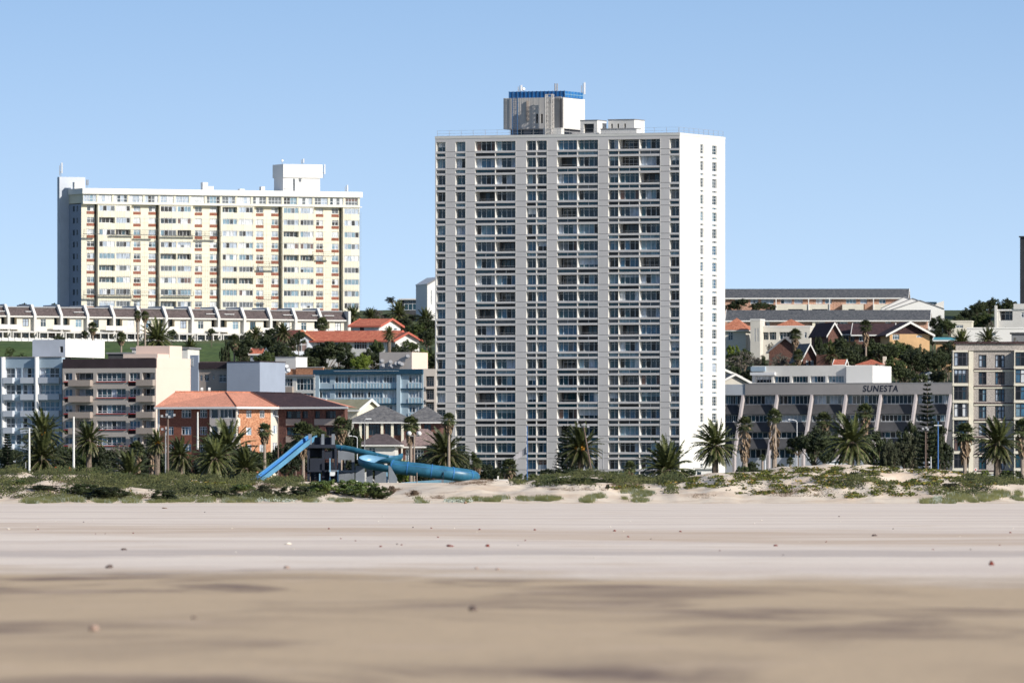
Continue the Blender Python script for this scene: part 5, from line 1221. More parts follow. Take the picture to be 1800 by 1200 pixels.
# slope, left
for px,D,yt,hw,lb,kd,lf in [
 (572,1790,598,44,'large dark spreading tree below the long red roof','spread','leaf_dark'),(612,1780,612,30,'dark tree right of the large spreading tree','round','leaf_dark'),(632,1765,620,26,'bright green tree above the blue block','round','leaf_bright'),(655,1775,612,26,'dark tree left of the beige roof box','round','leaf_dark'),
 (545,1770,620,24,'dark tree above the white roof box','round','leaf_dark'),(662,1800,596,18,'dark tree before the long red house','round','leaf_mid'),(703,1810,604,20,'dark tree before the right gable of the red-roofed house','round','leaf_dark'),(735,1780,612,22,'bright tree right of the red-verged gable','round','leaf_bright'),
 (750,1900,575,22,'dark tree beside the tower, mid slope','round','leaf_dark'),(735,1960,562,28,'grey-green tree above the red-verged gable','round','leaf_mid'),(758,1830,605,18,'dark tree beside the tower, lower slope','tall','leaf_dark'),
 (470,1840,585,24,'dark tree left of the red-roofed house','round','leaf_dark'),(435,1850,592,24,'dark tree above the grey shed','round','leaf_dark'),(488,1800,598,26,'dark tree in the group behind the end wall','round','leaf_dark'),(462,1790,615,26,'dark tree just behind the blue-grey end wall','round','leaf_mid'),
 (512,1780,612,22,'dark tree over the white roof box','round','leaf_dark'),(425,1830,606,20,'dark round shrub beside the grey shed','round','leaf_dark'),(395,1850,590,12,'thin dark tree at the lawn\'s right end','tall','leaf_dark'),(525,1900,580,16,'small dark tree at the left gable of the red house','round','leaf_dark'),
 (488,1760,640,20,'low shrub behind the blue-grey end wall','round','leaf_mid'),(450,1770,640,18,'shrub right behind the blue-grey end wall','round','leaf_dark'),(20,1850,608,14,'yellow-green shrub on the lawn, far left','sparse','leaf_mid'),(34,1820,618,16,'shrub above the blue-grey flats\' roof','sparse','leaf_mid'),(150,1950,580,9,'small tree before the terrace houses, left part','round','leaf_dark'),(105,1950,588,12,'low dark tree before the terrace garden wall','round','leaf_dark'),(302,1950,578,11,'dark tree beside the lawn date palm','round','leaf_dark'),(372,1960,576,9,'red-flowering tree before the terrace houses','round','leaf_mid'),
 (690,2150,520,14,'wind-bent dark tree on the skyline left of the carport','umbrella','leaf_dark'),(708,2150,524,10,'dark tree at the carport\'s left side','umbrella','leaf_dark'),(40,2300,532,10,'dark treetop behind the terrace roofs, far left','round','leaf_dark'),(98,2300,532,9,'dark treetop beside the cream block\'s foot','round','leaf_dark'),(672,2120,552,16,'dark tree on the ridge behind the upper red roof','round','leaf_dark'),(725,2100,552,18,'dark tree on the ridge below the carport','round','leaf_dark')]:
    T(px,D,yt,hw,lb,kd,lf)
# slope, right
for px,D,yt,hw,lb,kd,lf in [
 (1300,2060,524,18,'dark tree before the upper slate flats, left one','spread','leaf_dark'),(1330,2060,530,16,'dark tree before the upper slate flats, middle one','spread','leaf_dark'),(1350,2060,531,16,'dark tree before the upper slate flats, right one','spread','leaf_dark'),(1285,2060,532,14,'dark tree beside the tower before the upper slate flats','spread','leaf_dark'),
 (1305,1790,614,32,'bare grey tree beside the white side of the tower','sparse','leaf_grey'),(1330,1780,622,24,'bare grey tree with twisted branches above the gables','sparse','leaf_grey'),(1290,1760,640,18,'dark tree low beside the tower','round','leaf_dark'),(1340,1770,618,16,'dark tree left of the brick sloping roof','tall','leaf_dark'),(1372,1770,620,22,'grey twiggy tree below the brick sloping roof','sparse','leaf_grey'),
 (1420,1800,606,10,'small tree over the brick gable','round','leaf_dark'),(1352,1850,600,10,'twiggy bush before the cream house','sparse','leaf_grey'),(1289,1830,604,14,'yellow-green hedge before the pyramid-roofed house','bush','leaf_bright'),(1490,1770,606,24,'dark tree before the long dark roof','round','leaf_dark'),(1542,1790,595,26,'dark tree before the ochre house, left','round','leaf_dark'),
 (1565,1770,600,26,'green tree before the ochre house, centre','round','leaf_mid'),(1600,1780,606,26,'dark tree before the ochre house, right','round','leaf_dark'),(1630,1790,612,24,'dark tree below the teal roof','round','leaf_dark'),(1660,1760,612,24,'dark tree beside the grey-beige flats','round','leaf_dark'),(1500,1780,600,18,'dark tree beside the tall slope fan palm','round','leaf_dark'),
 (1650,1890,554,24,'dark tree right of the lower slate flats','round','leaf_dark'),(1668,1880,560,18,'feathery palm-like tree left of the cream stepped house','round','leaf_mid'),(1640,1870,575,20,'dark tree over the teal roof','round','leaf_dark'),(1718,2080,527,22,'dark tree on the skyline left of the villa','round','leaf_dark'),(1740,2090,522,20,'dark treetop beside the modern villa','round','leaf_dark'),(1700,2060,540,18,'lower dark tree left of the skyline trees','round','leaf_dark'),(1765,2120,530,20,'dark tree behind the modern villa','round','leaf_dark'),
 (1775,2120,523,16,'dark treetop next to the distant tower edge','round','leaf_dark'),(1725,2020,548,20,'olive tree between the stepped house and the villa','round','leaf_mid'),(1690,2040,552,16,'dark low tree right of the white hall','round','leaf_dark'),(1550,1740,636,20,'twiggy grey tree over the hotel\'s name','sparse','leaf_grey'),(1540,1735,652,20,'low bush right of the white hotel wall','bush','leaf_mid'),(1590,1740,640,24,'dark tree above the hotel roof, centre of the thicket','round','leaf_dark'),(1648,1730,645,22,'dark tree above the right end of the hotel roof','round','leaf_dark'),
 (1620,1735,652,18,'green bush before the small grey gable','bush','leaf_mid'),(1470,1740,645,14,'dark bush behind the upper hotel storey','bush','leaf_dark'),(1310,1760,660,12,'dark bush behind the pale gables','bush','leaf_dark'),(1575,1745,625,22,'olive tree in the thicket above the name sign','round','leaf_mid'),(1612,1760,620,22,'dark tree right of the olive tree in the thicket','round','leaf_dark'),(1790,1745,590,14,'shrub at the right edge above the grey-beige flats','sparse','leaf_grey'),(1705,1740,592,16,'grey shrub between the two small date palms','sparse','leaf_grey'),(1440,1790,588,10,'dark shrub at the right end of the cream house','bush','leaf_dark')]:
    T(px,D,yt,hw,lb,kd,lf)
for i,(px,D,yt,hw,kd,lf,w) in enumerate([(20,1310,782,26,'round','leaf_dark','behind the small pine at the far left'),(60,1320,790,30,'bush','leaf_dark','behind the two far-left palms'),(100,1330,780,26,'round','leaf_dark','between the first two white poles'),(135,1330,782,26,'bush','leaf_mid','directly behind the tallest white pole'),
 (190,1320,782,30,'round','leaf_dark','behind the low stemless palm'),(225,1320,780,26,'round','leaf_dark','below the right end of the brown flats'),(262,1310,780,26,'bush','leaf_dark','at the left foot of the brick block'),(310,1290,792,28,'bush','leaf_dark','below the dark brick wall'),(372,1300,790,28,'round','leaf_dark','behind the slanting palm, further back'),(445,1290,785,26,'round','leaf_dark','below the bright brick wall'),
 (486,1290,790,26,'round','leaf_dark','behind the slim lamp post'),(520,1290,770,26,'round','leaf_dark','behind the upper end of the straight slide'),(560,1290,748,22,'round','leaf_dark','behind the top of the slide tower'),(640,1290,770,24,'round','leaf_dark','left of the low kiosk roof'),(765,1230,775,26,'bush','leaf_dark','at the tower\'s left foot under the slender palm'),(820,1290,790,26,'bush','leaf_mid','right of the dark palm at the tower foot')]):
    T(px,D,yt,hw,'dark leafy growth '+w,kd,lf,name='shrub' if kd=='bush' else 'leafy_tree',cat='shrub' if kd=='bush' else 'tree')
for i,(px,D,yt,hw,kd,lf,w) in enumerate([(445,1900,580,20,'round','leaf_dark','below the terrace row, left of the red house'),(510,1850,590,18,'round','leaf_dark','touching the left gable of the red house'),(480,1900,572,18,'round','leaf_dark','below the terrace row near its right end'),(560,1800,606,26,'round','leaf_dark','under the long red roof, left half'),(595,1800,600,26,'spread','leaf_dark','under the long red roof, middle'),
 (690,1790,612,20,'round','leaf_dark','above the beige roof box'),(722,1830,596,18,'round','leaf_mid','before the white right gable'),(755,1960,556,20,'round','leaf_dark','on the ridge beside the tower'),(760,1790,620,20,'round','leaf_dark','above the annex beside the tower'),(670,1990,556,16,'round','leaf_mid','above the upper red roof, left'),(712,2000,556,18,'round','leaf_dark','above the upper red roof, right'),
 (1480,1790,590,22,'round','leaf_dark','below the long dark roof'),(1505,1760,615,26,'round','leaf_dark','behind the red cottage roof'),(1530,1790,600,24,'round','leaf_mid','between the dark roof and the ochre house'),(1555,1760,602,26,'round','leaf_dark','below the ochre house, left'),(1582,1790,597,26,'round','leaf_mid','against the ochre house wall'),(1600,1750,610,28,'round','leaf_dark','below the ochre house, right'),(1640,1750,620,26,'round','leaf_dark','above the small grey gable'),
 (1665,1800,600,20,'round','leaf_dark','over the corner of the grey-beige flats'),(1620,1800,600,20,'tall','leaf_dark','at the right corner of the ochre house'),(1440,1780,608,16,'round','leaf_dark','above the square brick block'),(1455,1800,596,14,'round','leaf_mid','right of the cream house'),(1380,1780,618,18,'sparse','leaf_grey','below the two slope fan palms'),(1350,1750,636,20,'round','leaf_dark','just behind the hotel roof, left'),(1395,1750,636,16,'round','leaf_dark','just behind the hotel roof, beside the gable'),
 (1318,1750,645,20,'round','leaf_dark','behind the pale gables'),(1300,1820,612,24,'round','leaf_mid','below the pyramid-roofed house')]):
    T(px,D,yt,hw,'leafy tree '+w,kd,lf)
rf=random.Random(21)
for x0,x1,d0,d1,n,lb,gr in ((1440,1672,1700,1800,46,'leafy tree in the dense thicket between the hotel roof and the ochre house','thicket above the hotel'),(1278,1440,1735,1790,16,'leafy tree in the loose thicket between the tower and the small brick gable','thicket beside the tower'),
  (415,530,1760,1900,20,'leafy tree in the grove between the grey shed and the red-roofed house','grove left of the red-roofed house'),(530,765,1750,1830,24,'leafy tree in the dense thicket between the long red roof and the blue block','thicket above the blue block'),(640,765,1990,2080,10,'leafy tree on the ridge behind the upper red roof','ridge trees'),(1672,1800,1985,2060,8,'leafy tree on the ridge around the modern villa','ridge trees by the villa')):
    for i in range(n):
        D=d0+(d1-d0)*(i+rf.random())/n; px=rf.uniform(x0,x1); gy=HY-(H(wx(px,D),D)-CZ)*K/D; hw=rf.uniform(9,17)
        T(px,D,gy-rf.uniform(1.2,2.1)*hw,hw,lb,rf.choice(['round','bush','round','spread','bush','round','sparse']),rf.choice(['leaf_dark','leaf_dark','leaf_mid','leaf_mid','leaf_casu','leaf_grey']),group=gr)
# lawn below the terrace, fence, path
def sheet(name,pts,m,dz=.15):   # pts: (px,D) outline laid on the hill
    n=24; k=8; v=[]; fc=[]
    (a0,b0),(a1,b1)=pts
    for j in range(k+1):
        for i in range(n+1):
            D=b0+(b1-b0)*j/k; x=wx(a0+(a1-a0)*i/n,D); v.append((x,D,H(x,D)+dz))
    for j in range(k):
        for i in range(n): q=j*(n+1)+i; fc.append((q,q+1,q+n+2,q+n+1))
    me=bpy.data.meshes.new(name); me.from_pydata(v,[],fc); me.materials.append(MT[m]); o=bpy.data.objects.new(name,me); SC.collection.objects.link(o); o['kind']='structure'
sheet('lawn',((-60,1860),(430,1983)),'lawn',.25); sheet('path',((338,1838),(400,1856)),'road',.3); sheet('promenade',((-200,1300),(2000,1345)),'road',.06)
t=thing('white_fence','low white fence across the lawn above the flat-roofed house','fence',(wx(355,1870),1870,H(wx(355,1870),1870))); m=MB().mat('white')
for i in range(12): x=i*.5; m.box(x,x+.06,0,.06,0,1.1+i*.04)
m.box(0,5.6,-.03,.0,.95,1.05); m.obj('rail',t)
# ================================================================ dune plants
rng=random.Random(11)
def ell(L_,px,py): return any(((px-a)/c)**2+((py-b)/d)**2<1 for a,b,c,d in L_)
SHR=[(30,842,160,12),(150,858,150,20),(260,868,70,8),(60,848,120,13),(20,862,90,14),(110,868,40,10),(175,862,75,16),(60,840,110,8),(190,850,40,12),(325,846,90,7),(330,866,65,10),(400,862,80,16),(470,868,60,12),(520,866,50,14),(420,848,110,7),(620,862,8,3),(1010,843,60,10),(1075,848,60,8),(950,850,50,5),(1160,846,50,5),(1520,851,42,9),(1690,862,60,10),(1740,846,60,8),(1790,845,40,7),(1180,866,8,4)]
CRE=[(1220,850,60,10),(1300,845,70,12),(1400,845,90,22),(1500,840,120,20),(1620,848,90,22),(1560,865,80,8),(1340,862,60,8),(240,850,60,6),(300,852,60,5),(380,852,70,6),(215,866,24,6),(1480,872,50,4),(1100,858,30,3),(1700,848,50,10)]
GRS=[(60,884,10,2),(70,880,50,4),(100,877,50,4),(220,880,110,4),(400,879,120,4),(560,880,60,3),(740,880,32,4),(820,880,40,3),(880,878,60,4),(960,877,26,4),(1065,876,36,7),(1040,880,20,4),(1110,868,40,6),(1650,882,30,5),(1710,874,46,9),(1760,868,20,6),(1795,872,20,8),(1125,880,12,3)]
DRY=[(60,870,60,6),(150,850,60,5),(230,872,60,5),(360,858,80,6),(440,864,60,5),(300,868,40,4),(770,874,14,4),(725,868,10,6),(560,846,10,2),(1400,866,70,7),(1235,872,20,4),(690,858,14,6),(830,850,40,3),(1100,852,30,4),(470,855,30,6),(760,846,30,3),(850,845,20,3),(1020,860,60,3)]
def dunept():
    D=846+62*rng.random()**1.0; px=rng.uniform(-40,1840); x=wx(px,D); z=h_dune(x,D); py=HY-(z-CZ)*K/D; return px,py,x,D,z
ms=MB(); mc=MB(); mg=MB(); md=MB(); cnt=[0,0,0,0]
for it in range(150000):
    px,py,x,y,z=dunept(); n=fbm(x*.45,y*.05,7,4)
    if cnt[0]<9000 and n>-.10 and ell(SHR,px,py):
        cnt[0]+=1; hh=.15+.75*max(0,n+.1)*2.2; ms.mat('shrub' if n<.25 or rng.random()<.6 else 'leaf_mid')
        for k in range(9):
            p=Vector((x+rng.gauss(0,.28),y+rng.gauss(0,.5),z+rng.uniform(-.05,hh))); s_=rng.uniform(.06,.12); a=vv(rng.uniform(0,6.3),rng.uniform(-.6,1.2)); b=a.orthogonal().normalized()
            ms.face([tuple(p-b*s_*.6),tuple(p+a*s_*1.4-b*s_*.2),tuple(p+a*s_*1.8+b*s_*.2),tuple(p+b*s_*.6)])
    if cnt[1]<5200 and fbm(x*1.1,y*.09,3,3)>.02 and ell(CRE,px,py):
        cnt[1]+=1
        for k in range(7):
            mc.mat('creeper_y' if rng.random()<.10 else ('shrub' if rng.random()<.3 else 'creeper'))
            p=Vector((x+rng.gauss(0,.22),y+rng.gauss(0,.4),z+rng.uniform(.0,.16))); s_=rng.uniform(.07,.13); a=vv(rng.uniform(0,6.3),rng.uniform(-.1,.9)); b=vv(rng.uniform(0,6.3),.3)
            mc.face([tuple(p-a*s_),tuple(p+b*s_),tuple(p+a*s_),tuple(p-b*s_)])
    if cnt[2]<3600 and ell(GRS,px,py) and fbm(x*.7,y*.06,12,3)>-.02:
        cnt[2]+=1; mg.mat('marram' if rng.random()<.9 else 'silver')
        for k in range(9):
            p=Vector((x+rng.gauss(0,.15),y+rng.gauss(0,.3),z-.02)); a=rng.uniform(0,6.3); l=rng.uniform(.18,.42); tip=p+Vector((cos(a)*l*.55-.05,sin(a)*l*.4,l)); s_=.022
            mg.face([tuple(p+Vector((-s_,0,0))),tuple(p+Vector((s_,0,0))),tuple(tip)])
    if cnt[3]<1900 and ell(DRY,px,py):
        cnt[3]+=1; md.mat('twig')
        for k in range(6):
            p=Vector((x+rng.gauss(0,.2),y+rng.gauss(0,.3),z)); a=rng.uniform(0,6.3); l=rng.uniform(.12,.4); tip=p+Vector((cos(a)*l,sin(a)*l*.5,l*.6)); md.face([tuple(p+Vector((-.018,0,0))),tuple(p+Vector((.018,0,0))),tuple(tip)])
ms.obj('dune_shrubs',kind='stuff'); mc.obj('dune_creeper',kind='stuff'); mg.obj('dune_grass',kind='stuff'); md.obj('dune_twigs',kind='stuff')
ms=MB().mat('silver')
for px0,px1,D0 in ((450,520,856),(780,830,853),(1640,1655,853)):
    for i in range(260):
        D=D0+rng.uniform(-2,4); x=wx(rng.uniform(px0,px1),D); p=Vector((x,D,h_dune(x,D)+rng.uniform(0,.18))); a=vv(rng.uniform(0,6.3),rng.uniform(0,1.2)); b=a.orthogonal(); ms.face([tuple(p),tuple(p+a*.1-b*.04),tuple(p+a*.18),tuple(p+a*.1+b*.04)])
ms.obj('silver_dune_plants',kind='stuff')
for px,D,yt,hw,lb,lf in ((80,866,851,40,'low dark mound of dune scrub before the two far-left palms','leaf_dark'),(150,862,848,38,'green mound of dune scrub below the tallest white pole','leaf_mid'),(185,858,853,44,'broad dark mound of dune scrub left of the bare sand patch','leaf_dark'),(30,872,855,30,'yellow-green mound of dune scrub at the far left','leaf_gloss'),
  (290,858,859,26,'small dark mound of scrub right of the bare sand patch','leaf_dark'),(345,868,852,30,'green mound of dune scrub below the slanting palm','leaf_mid'),(395,862,860,30,'dark mound of dune scrub below the pale bench','leaf_dark'),(425,872,850,26,'yellow-green scrub mound left of the slide foot','leaf_gloss'),(1010,872,838,44,'broad green scrub mound in front of the tiered pine','leaf_mid'),(1060,878,840,30,'green scrub mound left of the low spreading palm','leaf_mid'),(1520,880,838,34,'dark scrub mound in the middle of the right dune','leaf_dark'),(1700,878,848,40,'dark green scrub on the right dune below the ragged fan palm','leaf_mid'),(1660,866,858,30,'grey-green scrub at the foot of the right dune','leaf_casu'),
  (562,868,842,32,'big glossy green dune bush left of the slide\'s foot','leaf_gloss'),(600,868,840,38,'big glossy green dune bush below the slide tower','leaf_gloss'),(645,866,844,36,'glossy green dune bush below the slide walls','leaf_gloss'),(668,862,852,24,'lower green dune bush at the sand slope','leaf_mid'),(515,862,852,32,'dark green dune bush left of the slide\'s bushes','leaf_dark'),(468,868,850,22,'grey-green dune bush under the straight slide end','leaf_casu'),
  (728,866,860,8,'small brown dry bush on the sand slope','twig'),(690,880,852,8,'dry brown bush in the sand hollow beside the slide','twig'),(1068,868,862,5,'tuft of dark bush on the sand face','leaf_dark')):
    T(px,D,yt,hw,lb,'bush',lf,name='dune_bush',cat='bush',sink=.15)
# ================================================================ water slide
SL=thing('water_slide','blue water slide with grey tower, straight chute and long curling tube behind the dune','water slide',(wx(560,1003),1003,2.0))
ox,oy,oz=wx(560,1003),1003,2.0
def Q(px,py,D): return Vector((wx(px,D)-ox,D-oy,wz(py,D)-oz))
def curve(pts,n=8):
    out=[]
    P_=[pts[0]]+pts+[pts[-1]]
    for i in range(1,len(P_)-2):
        a,b,c,d=P_[i-1:i+3]
        for k in range(n):
            t=k/n; out.append(.5*((2*b)+(-a+c)*t+(2*a-5*b+4*c-d)*t*t+(-a+3*b-3*c+d)*t**3))
    out.append(pts[-1]); return out
def chute(name,path,r,a0,a1,m_out='slide_blue',m_in='slide_in',n=14,thick=.05,wall=0):
    m=MB(); m.smooth=True
    prof=lambda rr:(lambda i:[(rr*sin(R(a)),-rr*cos(R(a))) for a in [a0+(a1-a0)*k/n for k in range(n+1)]])
    m.mat(m_out); m.sweep(path,prof(r)); m.mat(m_in); m.sweep(path,prof(r-thick))
    o=m.obj(name,SL)
    return o
def banked(name,path,r,bank,m_out='slide_blue',m_in='slide_in',half=82,n=14,thick=.05):
    m=MB(); m.smooth=True
    def prof(rr): return lambda i:[(rr*sin(R(a+bank(i/(len(path)-1)))),-rr*cos(R(a+bank(i/(len(path)-1))))) for a in [-half+2*half*k/n for k in range(n+1)]]
    m.mat(m_out); m.sweep(path,prof(r)); m.mat(m_in); m.sweep(path,prof(r-thick)); return m.obj(name,SL)
def rings(path,r,a0,a1,every,nm='joint_ring',start=4):
    for i in range(start,len(path)-2,every):
        m=MB().mat('slide_rim'); t=(path[i+1]-path[i-1]).normalized()*.05; sub=[path[i]-t,path[i]+t]
        m.sweep(sub,lambda j:[((r+.05)*sin(R(a)),-(r+.05)*cos(R(a))) for a in [a0+(a1-a0)*k/14 for k in range(15)]]); m.obj(nm,SL)
# straight chute
p=[Q(449,849,995),Q(456,845.5,996),Q(497,814,999),Q(541,778,1002),Q(550,773,1003)]; c=curve(p,6)
m=MB(); m.mat('slide_rim'); m.sweep(c,lambda i:[(-.45,.42),(-.36,.02),(.36,.02),(.45,.42)]); m.mat('slide_side'); m.sweep(c,lambda i:[(-.53,.5),(-.5,.42),(-.42,-.08),(.42,-.08),(.5,.42),(.53,.5)]); m.mat('slide_blue'); m.sweep(c,lambda i:[(-.56,.5),(-.45,.5)]); m.sweep(c,lambda i:[(.56,.5),(.45,.5)]); m.obj('straight_chute',SL)
for px,py,D in ((505,812,1000),(466,842,997)):
    m=MB().mat('steel_navy'); a=Q(px,py,D); m.box(a.x-.12,a.x+.3,a.y-.5,a.y+.5,a.z-.16,a.z-.02); m.obj('chute_bracket',SL)
# curling chute: right, back round, left, round again and down the long tube
p=[Q(583,779,1003),Q(610,782,1003.3),Q(640,789,1003.8),Q(668,796,1004.6),Q(686,799,1005),Q(696,800,1003.6),Q(696,801,1001.8),Q(682,803,1001),Q(662,804.5,1001.2),Q(647,806,1000.8),Q(640,809,999.4),Q(647,813,998.0),Q(664,816,997.4),Q(690,819.5,997.2)]
c=curve(p,6); banked('curling_chute',c,.66,lambda t: interp([(0,0),(.3,0),(.45,-35),(.55,0),(.66,48),(.8,38),(1,10)],t)); rings(c[:34],.66,-70,70,12)
p=[Q(688,819,997.2),Q(702,821.5,997),Q(735,825,996.8),Q(770,829.5,996.8),Q(800,833,997),Q(822,836,997.8),Q(832,839,999.4),Q(826,842,1001.2),Q(805,845,1002)]
c2=curve(p,6); chute('closed_tube',c2,.70,-180,180,n=20); rings(c2,.70,-180,180,7,start=2)
m=MB().mat('slide_rim'); 
m.sweep(c2[2:40],lambda j:[(.72*sin(R(a)),-.72*cos(R(a))) for a in (116,119)]); m.obj('seam',SL)
p=[Q(806,846,1002),Q(770,848.5,1002),Q(735,851,1001.6),Q(700,854,1001)]; c3=curve(p,4)
m=MB().mat('slide_in'); m.sweep(c3,lambda i:[(-.6,.3),(-.5,0),(.5,0),(.6,.3)]); m.mat('slide_in'); m.sweep(c3,lambda i:[(-.66,.32),(-.55,-.05),(.55,-.05),(.66,.32)]); m.obj('run_out',SL)
# tower and supports
def sbox(name,px0,px1,py0,py1,D,d,mt):
    m=MB().mat(mt); a=Q(px0,py1,D); b=Q(px1,py0,D); m.box(a.x,b.x,a.y,a.y+d,a.z,b.z); return m.obj(name,SL)
for px,w_ in ((542,6),(565,5),(583,5.5)): sbox('tower_post',px,px+w_,762.5,781,1001.6,.25,'slide_conc')
sbox('tower_parapet',547,584,768,781,1002.2,.2,'steel_navy'); 
sbox('tower_deck',539,590,781,787,1001.5,3.0,'steel_navy')
for px in (540,566,588): sbox('tower_leg',px,px+4.5,787,862,1001.8,.3,'steel_navy'); sbox('tower_leg',px,px+4.5,787,862,1004.4,.3,'steel_navy')
sbox('stair_panel',545,566,805,827,1001.7,.12,'steel_navy'); sbox('stair_panel',571,588,792,806,1002.0,.12,'steel_navy'); sbox('back_panel',544,566,787,803,1004.2,.12,'steel_navy'); sbox('back_panel',546,564,829,850,1004.0,.12,'steel_navy'); sbox('back_panel',570,587,812,852,1004.1,.12,'steel_navy'); sbox('cross_beam',541,591,826,829,1001.55,.2,'steel_navy')
m=MB().mat('steel_navy')
for i in range(14): a=Q(590-i*1.6,846-i*4.1,1003.4); m.box(a.x-.25,a.x+.25,a.y-.6,a.y+.6,a.z,a.z+.06)
m.obj('stair',SL)
for px,py0,py1 in ((561,832,852),(579,805,846),(593,826,850)): sbox('blue_pipe',px,px+2.2,py0,py1,1000.9,.14,'slide_in')
sbox('control_box',580,589,829,836,1000.6,.5,'metal_white'); sbox('platform_slab',577,640,826,828.5,1001.2,1.6,'slide_conc')
# concrete wall with a window
m=MB(); x0=Q(594,850,1006); x1=Q(623,788,1006); class_f=type('X',(),{})
fr_=Frame(type('N',(),{'a':0,'x':ox,'y':oy,'zb':oz})(),0,3.0,1,0)
u=lambda px: fr_.u(px); z_=lambda py: fr_.z(py,0)
wall_open(m,fr_,u(594),u(623),z_(862),z_(790),[],.25,'slide_conc') if 0 else None
m=MB(); m.mat('slide_conc'); 
for a,b,c_,d in ((594,598.5,862,790),(598.5,605.5,862,828),(605.5,618,862,827),(598.5,618,808,790),(618,623,862,790),(598.5,599.5,828,808),(605.4,607,827,808)): m.fbox(fr_,u(a)+.004,u(b),-.3,0,z_(c_),z_(d))
m.obj('concrete_wall',SL)
for a,b,t_,D in ((625,641,818,1001),(644,655,822,1002.5),(659,681,824,1003)): sbox('concrete_wall',a,b,t_,864,D,.3,'slide_conc')
m=MB().mat('slide_conc')
for px0,px1 in ((640,655),): pass
for a,b,t_,D in ((683,698,820,995.6),):
    A=Q(a,866,D); B_=Q(b,866,D); C_=Q(b,840,D); E_=Q(a+4,t_,D); G=Q(a,t_-3,D); p=[A,B_,C_,E_,G]; q=[v+Vector((0,.3,0)) for v in p]
    m=MB().mat('slide_conc'); m.face([tuple(v) for v in p]); m.face([tuple(v) for v in q[::-1]])
    for k in range(5): l=(k+1)%5; m.face([tuple(p[l]),tuple(p[k]),tuple(q[k]),tuple(q[l])])
    m.obj('support_fin',SL)
sbox('support_post',679,681.5,828,866,999,.25,'slide_in'); sbox('support_post',776,780,838,856,996.6,.3,'slide_conc'); sbox('support_post',779,780,829,842,996.0,.1,'steel_navy')
# ================================================================ poles, lamps, flags
def pole(name,px,D,yt,yb,r,m_,label,cat,lean=0,parts=None,r1=None):
    b=base(px,D); 
    if yb: b.z=wz(yb,D)
    h=wz(yt,D)-b.z; t=thing(name,label,cat,b); m=MB().mat(m_); lx=lean*D/K; m.tube((0,0,-.5),(lx,0,h),r,r1 or r*.7,8); m.obj('pole',t)
    if parts: parts(t,lx,h,D)
    return t
rr_=[.0,.09,-.05,.07]
def floods(n=4,s=.45):
    def fn(t,x,h,D):
        m=MB().mat('metal_grey'); m.tube((x-s*1.2,0,h),(x+s*1.2,0,h),.05,.05,6); m.obj('crossbar',t)
        for i in range(n): q=x-s*1.2+2.4*s*i/(n-1)+rr_[i]; dz=rr_[i]*1.5; m=MB().mat('metal_grey'); m.hexa([(q-.12,-.25,h+dz),(q+.12,-.25,h+dz),(q+.08,.05,h+.04+dz),(q-.08,.05,h+.04+dz),(q-.12,-.18,h+.24+dz),(q+.12,-.18,h+.24+dz),(q+.08,.1,h+.18+dz),(q-.08,.1,h+.18+dz)]); m.obj('floodlight',t)
    return fn
def globes(t,x,h,D):
    m=MB().mat('metal_grey'); m.tube((x-.55,0,h-.25),(x+.55,0,h-.25),.04,.04,6); m.obj('crossbar',t)
    for s_ in (-.55,.55): m=MB().mat('white'); m.smooth=True; m.ball((x+s_,0,h+.02),.27,.27,.27,12,8); m.obj('lamp_globe',t)
def arm(s_,L_=.9):
    def fn(t,x,h,D):
        m=MB().mat('metal_white'); q=Vector((x,0,h))
        for i in range(5):
            a=i/5*pi/2; b=(i+1)/5*pi/2; m.tube(q+Vector((s_*L_*(1-cos(a)),0,L_*.45*sin(a))),q+Vector((s_*L_*(1-cos(b)),0,L_*.45*sin(b))),.05,.05,6)
        m.obj('curved_arm',t); m=MB().mat('metal_white'); m.box(x+s_*L_-.1,x+s_*(L_+.55)+.1,-.12,.12,h+L_*.42,h+L_*.42+.12); m.obj('lamp_head',t)
    return fn
pole('flag_pole',51.5,980,752,838,.12,'white','white pole in front of the two far-left date palms','pole')
pole('flag_pole',129.5,975,732,838,.13,'white','tallest white pole in front of the brown banded flats','pole')
pole('flag_pole',347.5,1140,724,782,.12,'white','white pole in front of the dark brick wall','pole')
pole('flood_light_mast',295,985,733,848,.14,'pole_rust','tall floodlight mast in front of the brick block','floodlight mast',parts=floods(4,.5))
pole('flood_light_mast',291,1000,756,848,.08,'metal_grey','lower grey lamp pole hugging the left floodlight mast','lamp pole',parts=floods(3,.28))
pole('thin_post',28,985,820,838,.06,'metal_grey','short grey post behind the dune, far left','post'); pole('thin_post',45,990,812,838,.06,'metal_grey','grey post just left of the first white pole','post')
pole('lamp_post',489,1100,733,855,.09,'pole_rust','slim dark lamp post right of the brick end wall','lamp post',parts=arm(-1,.3))
pole('street_lamp',628,1150,770,800,.05,'metal_white','street lamp with curved arm above the slide, pointing left','street lamp',parts=arm(-1,.55))
pole('lamp_post',641,1190,738,800,.05,'metal_grey','thin lamp post before the grey pavilion roof','lamp post',parts=arm(1,.2))
pole('globe_lamp',728,1060,762,850,.11,'bark_pale','twin globe lamp behind the long blue tube','globe lamp',parts=globes)
pole('pennant_pole',926.5,1150,748,842,.07,'pole_blue','thin blue and white pole carrying a grey pennant before the tower','flag pole')
b=base(926.5,1150); t=thing('pennant','grey translucent pennant blowing left from the blue pole','flag',(b.x,b.y,wz(795,1150))); s_=1150/K
m=MB().mat('flag'); rows=[]
for i in range(9):
    q=i/8; x=-.1-28*s_*q; yb=(.25*sin(q*6)); zt=10*s_*(1-q)-12*s_*q+.0; zb=-3*s_-15*s_*q; rows.append(((x,yb,zt+4*s_*0),(x,yb+.05,zb+(0 if q<1 else .1))))
